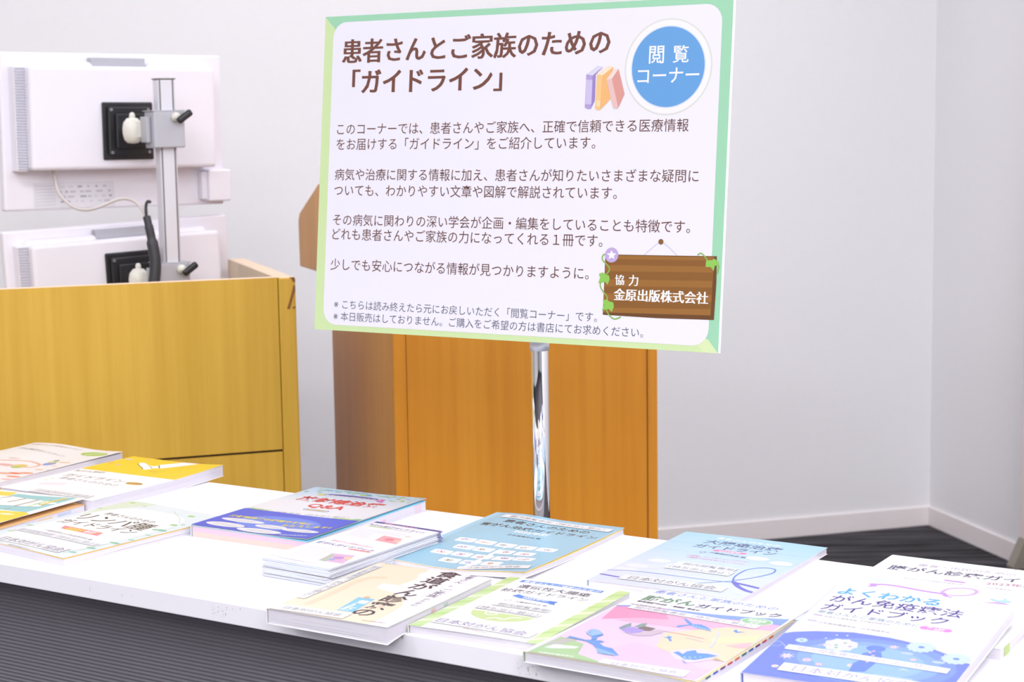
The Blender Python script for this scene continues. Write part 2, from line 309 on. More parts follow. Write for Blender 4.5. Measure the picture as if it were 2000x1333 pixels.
ART = {
'board': [
('T','患者さんとご家族のための',29.7,48.2,432.6,48.2,(120,72,58),0.01),
('T','「ガイドライン」',48.0,89.1,280.3,89.1,(120,72,58),0.01),
('T','患者さんとご家族のための',30.5,48.2,433.2,48.2,(120,72,58),0.01),
('T','「ガイドライン」',48.8,89.2,280.9,89.2,(120,72,58),0.01),
('T','患者さんとご家族のための',31.2,48.2,433.8,48.2,(120,72,58),0.01),
('T','「ガイドライン」',49.6,89.2,281.6,89.2,(120,72,58),0.01),
('T','このコーナーでは、患者さんやご家族へ、正確で信頼できる医療情報',26.2,151.0,543.2,151.0,(108,70,62),0.002),
('T','をお届けする「ガイドライン」をご紹介しています。',26.1,171.2,418.7,171.2,(108,70,62),0.002),
('T','病気や治療に関する情報に加え、患者さんが知りたいさまざまな疑問に',25.0,211.5,559.0,211.5,(108,70,62),0.002),
('T','ついても、わかりやすい文章や図解で解説されています。',25.1,232.6,451.2,232.6,(108,70,62),0.002),
('T','その病気に関わりの深い学会が企画・編集をしていることも特徴です。',24.9,272.0,551.0,272.0,(108,70,62),0.002),
('T','どれも患者さんやご家族の力になってくれる１冊です。',24.4,291.2,434.2,291.2,(108,70,62),0.002),
('T','少しでも安心につながる情報が見つかりますように。',23.4,331.8,417.0,331.8,(108,70,62),0.002),
('T','※ こちらは読み終えたら元にお戻しいただく「閲覧コーナー」です。',31.6,384.9,430.8,384.9,(92,96,116),0),
('T','※ 本日販売はしておりません。ご購入をご希望の方は書店にてお求めください。',31.4,400.9,494.7,400.9,(92,96,116),0),
('E',512.6,80.9,58,58,(228,229,222)),
('E',512.6,80.9,56,56,(252,248,255)),
('E',512.6,80.9,49.3,49.3,(214,228,248)),
('E',512.6,80.9,48,48,(104,166,226)),
('T','閲',486.9,66.0,506.9,66.0,(255,255,255),0.008),
('T','覧',518.6,66.4,539.5,66.4,(255,255,255),0.008),
('T','コーナー',472.6,91.3,554.2,91.3,(255,255,255),0.008),
('P',[(402.0,87.0),(417.3,76.9),(424.5,78.5),(424.5,81.3),(410.9,88.7)],(226,221,240)),
('P',[(410.9,88.7),(424.5,78.5),(415.2,88.1),(415.5,117.6),(415.1,120.4),(410.4,129.5)],(160,138,205)),
('P',[(402.0,87.0),(410.9,88.7),(410.8,129.5),(406.5,130.1),(401.7,127.9)],(186,165,222)),
('P',[(402.0,93.4),(411.0,94.2),(410.8,123.9),(402.1,123.7)],(212,200,238)),
('P',[(416.9,87.4),(431.9,77.3),(439.1,78.9),(424.8,89.0)],(250,232,205)),
('P',[(424.8,89.0),(439.1,78.9),(438.5,83.1),(430.3,94.1),(437.0,118.0),(424.1,130.4)],(250,190,120)),
('P',[(416.9,87.4),(424.8,89.0),(423.8,131.1),(419.3,131.3),(415.9,128.9)],(252,205,140)),
('P',[(417.2,119.0),(423.1,119.4),(423.1,126.9),(417.3,126.4)],(253,222,170)),
('P',[(430.3,94.1),(440.0,81.7),(446.3,81.6),(437.7,93.5)],(250,225,218)),
('P',[(437.7,93.5),(446.3,81.6),(455.9,112.1),(447.8,129.4)],(228,160,150)),
('P',[(430.3,94.1),(437.7,93.5),(448.2,129.1),(442.3,129.7),(440.6,127.9)],(240,198,194)),
('L',[(491.3,306.8),(507.7,293.2),(513.2,289.9)],1.3,(214,212,232),0),
('L',[(535.0,305.9),(520.8,294.3),(513.2,289.9)],1.3,(214,212,232),0),
('E',513.2,290.3,3.4,3.4,(140,98,50)),
('P',[(438.8,308.5),(441.2,307.3),(508.3,306.6),(587.0,305.6),(587.9,336.8),(586.8,380.9),(511.9,382.1),(438.6,381.2),(438.8,342.0)],(112,72,36)),
('P',[(439.9,308.4),(583.8,306.5),(582.3,375.7),(439.1,378.4)],(160,108,48)),
('P',[(439.3,313.1),(583.4,310.7),(583.0,317.8),(439.1,320.1)],(143,94,40)),
('P',[(439.2,327.9),(583.1,325.0),(582.7,334.8),(439.0,337.8)],(143,94,40)),
('P',[(439.2,346.2),(582.8,342.7),(582.4,351.2),(439.0,354.7)],(143,94,40)),
('P',[(439.1,363.8),(582.5,359.7),(582.1,368.2),(438.9,372.3)],(143,94,40)),
('T','協',453.4,338.3,465.6,337.8,(255,255,255),0.0),
('T','力',472.2,338.4,484.7,338.0,(255,255,255),0.0),
('T','金原出版株式会社',452.6,356.0,577.6,355.8,(255,255,255),0.0),
('T','協',454.0,338.2,466.3,337.8,(255,255,255),0.0),
('T','力',472.9,338.4,485.4,338.0,(255,255,255),0.0),
('T','金原出版株式会社',453.7,355.9,578.6,355.8,(255,255,255),0.0),
('L',[(441.1,306.0),(435.6,308.5),(435.1,313.9),(441.8,320.1),(445.5,324.9),(442.3,330.6),(436.0,333.6)],1.6,(140,190,88),0),
('L',[(435.5,339.3),(433.4,345.0),(436.9,351.9),(443.6,358.7),(443.1,364.4)],1.6,(140,190,88),0),
('L',[(442.7,372.8),(446.2,379.7),(454.4,385.7),(463.7,382.8)],1.6,(140,190,88),0),
('L',[(562.1,304.9),(567.2,302.7),(575.0,310.0)],1.6,(140,190,88),0),
('L',[(586.3,312.4),(590.0,317.7),(588.4,325.9)],1.6,(140,190,88),0),
('P',[(431.1,331.2),(436.6,329.4),(439.1,331.7),(445.1,332.9),(446.2,337.8),(443.7,344.2),(439.6,340.8),(430.6,342.8),(433.0,336.1)],(148,205,90)),
('P',[(437.9,363.9),(443.6,361.9),(446.3,364.3),(452.5,365.5),(453.7,370.6),(451.0,377.4),(446.7,373.9),(437.3,376.1),(439.8,369.0)],(148,205,90)),
('P',[(573.6,310.7),(581.0,310.5),(583.9,308.6),(590.0,312.3),(589.6,315.7),(585.0,317.2),(583.9,323.3),(579.9,318.7),(573.1,318.5)],(148,205,90)),
('E',447.5,307.9,9.2,9.2,(198,176,224)),
('P',[(447.2,301.8),(449.3,305.6),(454.0,305.9),(450.6,308.7),(451.8,312.8),(447.7,310.8),(443.7,313.1),(444.6,308.9),(440.8,306.2),(445.6,305.7)],(252,250,255)),
],
'A': [
('R',0,0,182,257,(160,206,228),0),
('R',0,0,9,257,(172,218,240),0),
('T','患者さんのための',35.1,40.7,155.9,44.5,(58,64,72),0.02),
('T','胃がん治療ガイドライン',15.3,64.5,176.6,65.5,(58,64,72),0.02),
('T','2026年版',70.5,80.5,119.3,79.8,(255,255,255),0.03),
('T','日本胃癌学会 編',72.2,98.9,117.3,99.7,(58,64,72),0.01),
('R',26.6,135.2,51.6,152.2,(254,252,255),3),
('L',[(39.5,142.5),(37.0,144.9),(32.8,144.3),(33.6,141.1),(38.0,140.6)],0.7,(120,100,200),0),
('L',[(38.4,142.5),(36.9,145.9),(32.4,143.5),(33.8,140.4),(37.6,139.3)],0.7,(120,100,200),1),
('L',[(46.4,142.5),(43.8,144.3),(40.2,143.3),(39.8,139.9),(44.5,140.5)],0.7,(120,100,200),0),
('R',53.7,134.5,78.7,151.5,(254,252,255),3),
('L',[(74.5,143.2),(71.2,145.7),(67.3,144.5),(68.5,141.7),(72.2,141.8)],0.7,(225,110,80),0),
('L',[(64.4,143.4),(62.5,145.7),(57.8,144.4),(59.5,142.0),(63.3,141.4)],0.7,(225,110,80),1),
('L',[(67.6,143.7),(65.9,145.4),(62.9,144.8),(61.9,141.7),(66.0,141.7)],0.7,(225,110,80),0),
('R',82.3,135.7,107.3,152.7,(254,252,255),3),
('L',[(93.7,144.1),(92.7,147.8),(88.3,146.1),(90.1,142.5),(93.6,141.0)],0.7,(150,160,170),0),
('L',[(97.5,145.5),(94.6,147.4),(91.2,146.5),(91.8,142.8),(95.2,144.2)],0.7,(150,160,170),1),
('L',[(94.2,143.2),(91.0,144.9),(86.4,144.5),(88.4,142.1),(91.2,141.5)],0.7,(150,160,170),0),
('R',110.4,137.6,135.4,154.6,(254,252,255),3),
('L',[(126.8,145.0),(125.4,148.9),(122.7,146.5),(121.8,143.3),(126.8,142.7)],0.7,(150,150,150),0),
('L',[(122.4,145.8),(121.0,149.4),(116.8,147.2),(118.8,144.4),(121.5,144.0)],0.7,(150,150,150),1),
('L',[(122.6,147.2),(121.4,150.0),(116.4,148.5),(117.1,145.1),(122.1,144.2)],0.7,(150,150,150),0),
('R',138.3,138.0,163.3,155.0,(254,252,255),3),
('L',[(153.3,145.3),(151.9,149.0),(148.3,146.9),(147.8,143.1),(152.6,142.8)],0.7,(160,150,150),0),
('L',[(155.0,147.1),(153.5,148.7),(148.6,149.1),(149.7,145.9),(154.3,145.5)],0.7,(160,150,150),1),
('L',[(157.6,147.0),(156.4,149.8),(152.2,149.0),(153.6,146.0),(157.5,145.6)],0.7,(160,150,150),0),
('R',40.7,163.2,65.7,180.2,(254,252,255),3),
('L',[(61.0,170.5),(58.1,173.3),(53.4,171.6),(54.3,168.9),(58.9,167.5)],0.7,(110,100,190),0),
('L',[(55.0,171.8),(53.8,174.4),(49.3,173.3),(51.2,170.1),(54.8,169.3)],0.7,(110,100,190),1),
('L',[(52.4,172.7),(49.2,175.1),(44.9,173.9),(46.4,170.8),(50.4,171.2)],0.7,(110,100,190),0),
('R',67.4,163.0,92.4,180.0,(254,252,255),3),
('L',[(80.3,171.9),(76.9,175.4),(72.7,172.7),(73.0,170.5),(77.3,168.7)],0.7,(130,140,120),0),
('L',[(81.5,172.4),(79.8,174.2),(76.4,173.6),(76.7,169.8),(80.9,171.1)],0.7,(130,140,120),1),
('L',[(81.2,171.6),(78.9,173.3),(75.8,173.5),(75.9,169.3),(80.1,168.9)],0.7,(130,140,120),0),
('R',95.9,164.4,120.9,181.4,(254,252,255),3),
('L',[(113.0,173.2),(111.0,176.9),(107.8,175.1),(107.3,171.1),(111.6,171.6)],0.7,(190,130,170),0),
('L',[(114.8,172.5),(111.7,174.3),(107.7,173.5),(108.0,170.8),(112.7,170.4)],0.7,(190,130,170),1),
('L',[(112.6,171.7),(110.3,174.7),(107.2,172.8),(108.1,170.6),(111.7,168.5)],0.7,(190,130,170),0),
('R',124.2,165.7,149.2,182.7,(254,252,255),3),
('L',[(144.1,175.1),(140.6,177.8),(136.8,177.1),(136.9,172.4),(140.8,172.4)],0.7,(215,130,170),0),
('L',[(142.0,174.9),(139.2,178.6),(135.9,176.5),(135.4,172.7),(139.8,173.1)],0.7,(215,130,170),1),
('L',[(139.5,174.6),(135.8,177.0),(131.5,175.7),(132.8,173.5),(136.1,172.1)],0.7,(215,130,170),0),
('R',27.5,192.9,52.5,209.9,(254,252,255),3),
('L',[(44.8,201.7),(42.9,203.6),(40.1,203.8),(38.7,199.1),(43.6,199.7)],0.7,(225,110,150),0),
('L',[(38.5,200.7),(37.0,204.0),(33.9,201.8),(33.9,198.0),(37.0,197.6)],0.7,(225,110,150),1),
('L',[(46.2,201.5),(42.7,203.4),(39.9,202.4),(39.8,200.3),(42.8,198.0)],0.7,(225,110,150),0),
('R',54.3,191.2,79.3,208.2,(254,252,255),3),
('L',[(68.4,200.9),(65.7,204.6),(61.1,202.6),(62.2,198.6),(66.5,198.3)],0.7,(160,110,180),0),
('L',[(70.9,198.7),(67.4,200.5),(63.2,199.8),(64.7,196.5),(68.8,196.6)],0.7,(160,110,180),1),
('L',[(67.7,199.5),(66.2,203.2),(63.6,200.4),(62.7,197.0),(66.9,196.9)],0.7,(160,110,180),0),
('R',82.2,191.9,107.2,208.9,(254,252,255),3),
('L',[(96.9,201.1),(95.7,204.2),(90.8,203.0),(92.3,198.6),(96.4,198.4)],0.7,(200,150,160),0),
('L',[(95.1,200.8),(91.7,204.4),(87.8,201.6),(88.2,199.3),(92.7,198.0)],0.7,(200,150,160),1),
('L',[(96.3,201.6),(93.9,205.2),(89.1,203.5),(90.1,199.4),(94.4,199.1)],0.7,(200,150,160),0),
('R',109.8,192.0,134.8,209.0,(254,252,255),3),
('L',[(129.4,200.1),(128.0,202.8),(124.2,201.2),(125.4,198.9),(129.0,196.7)],0.7,(140,100,180),0),
('L',[(128.7,199.4),(125.1,200.8),(120.7,200.9),(121.7,198.3),(126.1,197.9)],0.7,(140,100,180),1),
('L',[(125.0,199.4),(123.1,202.8),(119.7,200.7),(119.5,198.3),(123.5,196.0)],0.7,(140,100,180),0),
('R',136.0,189.4,161.0,206.4,(254,252,255),3),
('L',[(153.8,199.0),(152.1,202.1),(148.4,200.0),(149.6,196.4),(153.1,197.1)],0.7,(170,120,150),0),
('L',[(154.6,197.6),(151.8,200.6),(148.8,199.1),(149.6,196.1),(152.3,194.3)],0.7,(170,120,150),1),
('L',[(147.0,198.7),(145.5,200.3),(142.7,200.7),(142.2,196.1),(146.3,197.1)],0.7,(170,120,150),0),
('R',54.2,218.3,79.2,235.3,(254,252,255),3),
('L',[(69.6,226.7),(65.8,230.1),(63.1,228.7),(63.1,224.7),(66.8,223.3)],0.7,(110,150,90),0),
('L',[(64.9,227.8),(63.0,231.1),(60.4,228.9),(60.9,226.3),(63.8,224.3)],0.7,(110,150,90),1),
('L',[(72.2,226.4),(68.4,230.1),(64.0,228.0),(64.5,225.3),(69.8,223.5)],0.7,(110,150,90),0),
('R',81.9,218.2,106.9,235.2,(254,252,255),3),
('L',[(98.3,227.7),(96.7,230.3),(93.2,229.2),(94.0,225.4),(98.0,224.7)],0.7,(110,150,220),0),
('L',[(92.3,225.7),(90.7,227.6),(86.7,226.9),(87.7,223.4),(91.8,223.9)],0.7,(110,150,220),1),
('L',[(95.4,228.1),(93.5,231.6),(89.6,230.1),(90.5,227.0),(94.2,225.2)],0.7,(110,150,220),0),
('R',109.0,217.0,134.0,234.0,(254,252,255),3),
('L',[(123.4,224.4),(121.2,226.9),(118.4,225.2),(117.6,222.1),(121.9,222.8)],0.7,(225,130,80),0),
('L',[(123.7,225.7),(120.6,228.4),(117.4,227.2),(116.9,223.6),(121.2,224.3)],0.7,(225,130,80),1),
('L',[(123.2,226.4),(121.5,228.5),(118.2,227.6),(118.3,225.1),(122.2,223.6)],0.7,(225,130,80),0),
('T','金原出版株式会社',76.9,257.8,94.3,256.7,(58,64,72),0.01),
('S',[(16.3,13.8),(173.8,15.7),(178.3,33.7),(23.1,28.2)],'館内閲覧専用（持ち出し禁止）',31.0,19.1,165.9,24.5,(150,150,165)),
('S',[(90.5,245.0),(177.5,224.2),(176.7,241.5),(91.3,260.0)],'日本対がん協会',103.1,251.2,164.9,235.8,(150,150,165)),
],
'B': [
('R',0,0.0,182,9.4,(196,222,244),0),
('R',0,9.3,182,18.7,(202,225,245),0),
('R',0,18.6,182,28.0,(208,228,246),0),
('R',0,27.9,182,37.3,(214,231,247),0),
('R',0,37.2,182,46.6,(220,234,248),0),
('R',0,46.5,182,55.9,(226,237,250),0),
('R',0,55.8,182,65.2,(232,240,251),0),
('R',0,65.1,182,74.5,(238,243,252),0),
('R',0,74.4,182,83.8,(244,246,253),0),
('R',0,83.7,182,93.1,(250,249,255),0),
('R',0,93,182,257,(251,249,255),0),
('E',60.3,5.7,4.0,1.3,(140,200,215)),
('E',20.4,21.6,4.7,1.6,(120,190,150)),
('E',79.5,4.3,2.3,2.0,(140,200,215)),
('E',25.5,10.1,3.9,2.9,(140,200,215)),
('E',105.9,3.9,2.7,2.2,(160,205,120)),
('E',54.4,5.6,2.4,1.8,(90,170,170)),
('E',35.4,13.5,3.9,1.9,(140,200,215)),
('E',127.9,13.2,3.9,2.1,(140,200,215)),
('E',78.4,8.7,3.8,2.0,(120,190,205)),
('E',47.2,6.2,4.3,1.3,(120,190,205)),
('E',95.4,18.8,4.2,1.7,(120,190,150)),
('E',24.5,16.4,4.3,1.5,(225,215,110)),
('E',77.4,20.3,2.2,2.2,(120,190,205)),
('E',63.2,9.3,3.5,2.6,(120,190,150)),
('E',150.2,33.2,3.4,2.4,(120,190,150)),
('E',131.2,8.6,3.7,2.4,(225,215,110)),
('E',53.5,9.9,4.0,1.2,(225,215,110)),
('E',65.9,14.0,3.5,1.6,(120,190,205)),
('E',26.5,10.9,3.2,2.8,(120,190,150)),
('E',32.9,10.2,2.8,1.4,(225,215,110)),
('E',154.3,11.9,3.2,1.8,(225,215,110)),
('E',170.6,7.8,2.5,1.6,(160,205,120)),
('E',6.1,29.6,2.5,1.7,(160,205,120)),
('E',76.9,9.6,3.7,2.9,(90,170,170)),
('E',153.5,33.4,4.0,2.5,(225,215,110)),
('E',160.5,28.0,4.6,2.6,(225,215,110)),
('E',73.3,10.1,3.4,1.9,(160,205,120)),
('E',15.7,9.7,2.5,1.8,(120,190,150)),
('E',21.8,21.1,3.6,2.9,(140,200,215)),
('E',8.4,31.0,3.8,1.5,(120,190,205)),
('E',170.3,22.3,3.4,1.4,(225,215,110)),
('E',176.8,17.9,3.5,1.4,(120,190,150)),
('E',134.4,16.3,3.4,2.4,(140,200,215)),
('E',8.0,33.4,3.6,1.5,(140,200,215)),
('E',163.1,27.3,2.9,2.4,(120,190,150)),
('E',125.1,7.7,3.1,1.5,(160,205,120)),
('E',96.7,17.0,3.0,1.6,(160,205,120)),
('E',144.3,29.2,4.2,1.6,(140,200,215)),
('E',89.7,16.2,5.0,2.6,(225,215,110)),
('E',49.1,15.5,4.9,2.0,(90,170,170)),
('E',175.9,33.6,3.1,1.6,(160,205,120)),
('E',85.8,9.1,3.4,3.0,(140,200,215)),
('E',150.2,18.3,4.0,2.6,(120,190,150)),
('E',149.2,6.8,3.2,2.5,(160,205,120)),
('E',87.2,6.2,4.4,1.8,(90,170,170)),
('E',72.9,10.2,4.8,2.5,(160,205,120)),
('E',176.8,3.9,3.8,2.0,(90,170,170)),
('E',29.4,29.4,4.9,2.4,(120,190,205)),
('E',31.1,12.9,2.1,2.6,(90,170,170)),
('E',117.0,12.5,4.8,2.0,(160,205,120)),
('E',147.8,9.8,2.8,1.7,(160,205,120)),
('E',136.9,8.9,3.6,2.7,(120,190,150)),
('E',162.3,14.3,3.4,2.3,(140,200,215)),
('E',77.2,19.5,3.5,2.2,(140,200,215)),
('E',92.8,18.7,4.3,2.3,(160,205,120)),
('E',34.0,11.5,4.2,2.2,(120,190,205)),
('E',122.7,12.6,3.4,2.6,(140,200,215)),
('E',13.9,9.1,2.1,1.4,(225,215,110)),
('E',101.7,16.7,4.7,2.0,(140,200,215)),
('E',173.4,22.4,2.6,1.7,(140,200,215)),
('E',96.8,11.6,4.8,2.5,(120,190,205)),
('E',164.6,31.6,2.6,2.0,(225,215,110)),
('E',25.2,17.1,2.2,1.6,(120,190,150)),
('E',41.0,8.5,2.4,2.6,(90,170,170)),
('L',[(35.2,40.6),(55.5,32.1),(88.6,29.3),(118.0,30.9),(137.6,37.4)],8,(96,70,160),0),
('P',[(125.3,29.0),(136.4,28.9),(137.6,37.4),(145.9,47.6),(131.7,44.1)],(220,110,190)),
('E',38.1,39.1,5,5,(240,220,80)),
('T','患者さんと家族のための',43.0,38.5,132.9,34.3,(255,255,255),0.02),
('T','放射線治療',24.8,68.4,157.1,65.1,(232,60,50),0.05),
('T','Q&A',63.6,98.8,120.2,96.3,(232,60,50),0.04),
('R',71.5,116.2,111.5,125.2,(110,130,225),4.5),
('R',73.0,117.2,110.0,124.2,(226,232,250),3.5),
('T','2025年版',75.6,121.8,107.7,120.2,(235,205,60),0.05),
('R',6,146,40,153,(190,220,110),0),
('R',140,146,178,153,(190,220,110),0),
('E',10.7,161.3,6,4,(140,205,150)),
('E',9.3,151.5,6,4,(140,205,150)),
('E',175.8,146.8,6,4,(140,205,150)),
('E',173.5,152.1,6,4,(140,205,150)),
('E',26.1,156.0,6,4,(140,205,150)),
('R',63.5,155.4,77.5,159.4,(110,140,235),1),
('R',88.3,157.1,102.3,161.1,(150,190,100),1),
('R',108.9,159.1,122.9,163.1,(235,110,80),1),
('R',156.7,153.5,170.7,157.5,(120,130,190),1),
('R',45.6,151.7,59.6,155.7,(240,200,70),1),
('R',0,152,182,257,(74,96,232),0),
('E',95,204,62,34,(112,146,250)),
('T','放射線治療の疑問や不安に',11.5,195.4,138.7,190.5,(250,232,90),0.05),
('T','お答えします！',106.3,209.6,173.6,198.8,(250,232,90),0.05),
('E',45.5,211.5,34,8,(254,253,255)),
('L',[(25.1,209.3),(65.9,209.3)],0.9,(200,180,205),0),
('L',[(25.1,213.7),(65.9,213.7)],0.9,(200,180,205),0),
('E',39.1,237.9,30,10,(254,253,255)),
('L',[(21.1,235.7),(57.1,235.7)],0.9,(200,180,205),0),
('L',[(21.1,240.1),(57.1,240.1)],0.9,(200,180,205),0),
('E',99.2,223.0,24,8.5,(254,253,255)),
('L',[(84.8,220.8),(113.6,220.8)],0.9,(200,180,205),0),
('L',[(84.8,225.2),(113.6,225.2)],0.9,(200,180,205),0),
('E',99.5,246.7,34,9.5,(254,253,255)),
('L',[(79.1,244.5),(119.9,244.5)],0.9,(200,180,205),0),
('L',[(79.1,248.9),(119.9,248.9)],0.9,(200,180,205),0),
('E',147.0,226.0,28,7.5,(254,253,255)),
('L',[(130.2,223.8),(163.8,223.8)],0.9,(200,180,205),0),
('L',[(130.2,228.2),(163.8,228.2)],0.9,(200,180,205),0),
('T','金原出版株式会社',135.8,252.8,171.2,243.7,(255,255,255),0.02),
('S',[(26.9,153.0),(157.4,137.1),(160.8,143.7),(32.6,164.0)],'館内閲覧専用（持ち出し禁止）',31.0,155.3,157.0,140.7,(150,150,165)),
('S',[(30.4,172.0),(145.6,163.2),(150.8,178.5),(37.1,185.6)],'日本対がん協会',42.1,177.1,143.2,171.0,(150,150,165)),
],
'C': [
('R',0,0,148,210,(253,251,255),0),
('P',[(-1.6,-3.3),(61.8,-14.9),(70.0,9.8),(67.3,22.8),(76.7,42.7),(72.8,73.4),(53.3,73.5),(56.0,91.1),(74.4,97.5),(89.1,102.6),(107.7,114.5),(120.5,140.5),(125.9,188.7),(124.6,211.1),(3.8,215.5)],(251,233,208)),
('L',[(28.1,180.4),(27.5,145.1),(25.1,103.2),(24.0,75.1),(29.7,59.3),(44.8,51.9)],9,(250,220,192),0),
('P',[(60.7,131.7),(80.8,130.2),(88.2,182.2),(68.4,182.7)],(138,206,240)),
('E',69.6,128.8,3.5,3.5,(245,180,130)),
('V','第2版',75.8,139.2,75.8,179.8,(255,255,255),0.04),
('V','食道がん診療の',98.6,-2.3,98.6,190.3,(74,60,84),0.03),
('L',[(117.0,-9.7),(131.0,-9.7),(131.0,40.3),(117.0,40.3)],0.5,(205,190,225),1),
('L',[(120.0,57.0),(134.0,57.0),(134.0,101.8),(120.0,101.8)],0.5,(205,190,225),1),
('V','患者さん',124.9,-4.0,124.9,37.9,(150,140,180),0.005),
('V','と',125.2,46.1,125.2,53.8,(150,140,180),0.005),
('V','ご家族',127.5,61.1,127.5,98.2,(150,140,180),0.005),
('V','のための',129.3,102.1,129.3,135.0,(150,140,180),0.005),
('T','日本食道学会 編',8.7,0.3,44.9,-3.2,(110,95,110),0.01),
('T','金原出版株式会社',111.7,201.2,138.7,198.7,(215,150,150),0.0),
('SV',4.0,13.3,14.0,163.3,'館内閲覧専用（持ち出し禁止）',(150,150,170)),
('S',[(-0.4,191.0),(89.0,184.7),(94.8,204.1),(3.8,215.5)],'日本対がん協会',15.7,200.2,84.7,197.5,(150,150,165)),
],
'D': [
('R',0,0,148,210,(253,252,255),0),
('R',0,0,14,210,(206,230,166),0),
('P',[(0,12),(14,0),(14,8),(0,22)],(190,222,140)),
('P',[(0,37),(14,25),(14,33),(0,47)],(236,246,214)),
('P',[(0,62),(14,50),(14,58),(0,72)],(190,222,140)),
('P',[(0,87),(14,75),(14,83),(0,97)],(236,246,214)),
('P',[(0,112),(14,100),(14,108),(0,122)],(190,222,140)),
('P',[(0,137),(14,125),(14,133),(0,147)],(236,246,214)),
('P',[(0,162),(14,150),(14,158),(0,172)],(190,222,140)),
('P',[(0,187),(14,175),(14,183),(0,197)],(236,246,214)),
('P',[(0,212),(14,200),(14,208),(0,210)],(190,222,140)),
('R',134,0,148,210,(206,230,166),0),
('P',[(134,20),(148,8),(148,16),(134,30)],(190,222,140)),
('P',[(134,45),(148,33),(148,41),(134,55)],(236,246,214)),
('P',[(134,70),(148,58),(148,66),(134,80)],(190,222,140)),
('P',[(134,95),(148,83),(148,91),(134,105)],(236,246,214)),
('P',[(134,120),(148,108),(148,116),(134,130)],(190,222,140)),
('P',[(134,145),(148,133),(148,141),(134,155)],(236,246,214)),
('P',[(134,170),(148,158),(148,166),(134,180)],(190,222,140)),
('P',[(134,195),(148,183),(148,191),(134,205)],(236,246,214)),
('P',[(134,220),(148,208),(148,210),(134,210)],(190,222,140)),
('L',[(20.6,11.9),(70.5,11.5),(121.6,14.3)],9,(90,150,235),0),
('T','患者さんとご家族のための',24.8,12.7,119.4,14.2,(255,255,255),0.03),
('T','遺伝性大腸癌',28.3,31.0,116.0,33.3,(90,88,120),0.015),
('T','診療ガイドライン',19.1,51.1,121.7,49.7,(90,88,120),0.015),
('L',[(43.1,65.2),(54.2,70.5),(73.5,73.3),(96.3,76.4)],9,(90,150,235),0),
('P',[(87.3,70.3),(97.6,70.5),(96.0,76.6),(99.6,82.6),(92.1,82.1)],(70,130,215)),
('T','2025年版',55.5,71.5,87.0,72.0,(255,255,255),0.03),
('T','大腸癌研究会 編',54.9,87.8,93.9,89.6,(140,135,170),0.01),
('E',46.1,86.8,4,4,(200,196,220)),
('E',46.1,86.8,2.6,2.6,(252,250,255)),
('P',[(103.6,133.6),(103.2,138.0),(101.8,142.3),(99.7,146.3),(96.7,150.1),(93.1,153.4),(88.8,156.3),(83.9,158.5),(78.7,160.2),(73.2,161.3),(67.6,161.6),(62.0,161.3),(56.5,160.2),(51.3,158.5),(46.4,156.3),(42.1,153.4),(38.5,150.1),(35.5,146.3),(33.4,142.3),(32.0,138.0),(31.6,133.6)],(206,228,162)),
('L',[(47.599999999999994,135.6),(52.599999999999994,143.6),(61.599999999999994,140.6),(58.599999999999994,134.6),(51.599999999999994,137.6)],2.2,(253,252,255),0),
('L',[(59.599999999999994,157.6),(67.6,150.6),(77.6,152.6),(81.6,143.6),(92.6,140.6)],2.6,(253,252,255),0),
('T','金原出版株式会社',55.4,196.3,86.5,201.2,(220,180,190),0),
('S',[(39.1,101.8),(105.2,101.4),(106.6,110.9),(40.4,110.6)],'館内閲覧専用',44.8,105.3,103.5,106.3,(150,150,165)),
('S',[(28.0,118.8),(104.8,118.3),(106.7,129.8),(29.3,128.5)],'（持ち出し禁止）',30.4,122.8,102.5,125.9,(150,150,165)),
('S',[(14.4,172.7),(130.0,178.3),(133.3,199.6),(15.8,191.7)],'日本対がん協会',18.5,183.1,123.3,187.6,(140,132,185)),
],
'E': [
('R',0,0.0,182,18.4,(176,220,247),0),
('R',0,18.4,182,36.8,(181,221,247),0),
('R',0,36.7,182,55.1,(186,222,247),0),
('R',0,55.1,182,73.5,(191,223,248),0),
('R',0,73.4,182,91.8,(196,225,248),0),
('R',0,91.8,182,110.2,(201,226,249),0),
('R',0,110.2,182,128.6,(207,227,249),0),
('R',0,128.5,182,146.9,(212,229,250),0),
('R',0,146.9,182,165.3,(217,230,250),0),
('R',0,165.2,182,183.6,(222,231,250),0),
('R',0,183.6,182,202.0,(224,232,251),0),
('R',0,202.0,182,220.4,(224,232,251),0),
('R',0,220.3,182,238.7,(224,232,251),0),
('R',0,238.7,182,257.1,(224,232,251),0),
('E',34.3,146.1,14,9,(236,240,253)),
('E',21.1,178.2,14,9,(236,240,253)),
('E',130.7,87.4,14,9,(236,240,253)),
('E',162.4,96.1,14,9,(236,240,253)),
('E',17.9,196.4,14,9,(236,240,253)),
('T','患者さんのための',47.8,15.9,131.2,20.6,(255,255,255),0.02),
('T','大腸癌治療',42.2,37.5,140.1,39.1,(108,126,180),0.02),
('T','ガイドライン',39.1,61.1,141.4,58.6,(108,126,180),0.02),
('R',69.1,69.9,111.1,77.9,(240,130,190),4),
('T','2022年版',76.7,75.6,104.0,73.7,(255,255,255),0.03),
('T','大腸癌研究会 編',69.0,84.9,116.8,90.4,(110,130,190),0.01),
('E',62.0,87.7,4,4,(120,140,200)),
('E',62.0,87.7,2.6,2.6,(205,225,248)),
('T','大腸癌について知りたい人のために',51.5,108.0,130.3,107.8,(240,130,190),0.01),
('T','大腸癌の治療を受ける人のために',53.4,115.6,128.9,118.6,(240,130,190),0.01),
('L',[(-1.5,209.0),(24.4,201.1),(50.4,199.7),(80.7,199.8),(110.5,199.9),(148.3,197.1)],2.0,(120,165,240),0),
('L',[(0.4,227.5),(26.9,231.9)],4,(112,112,216),0),
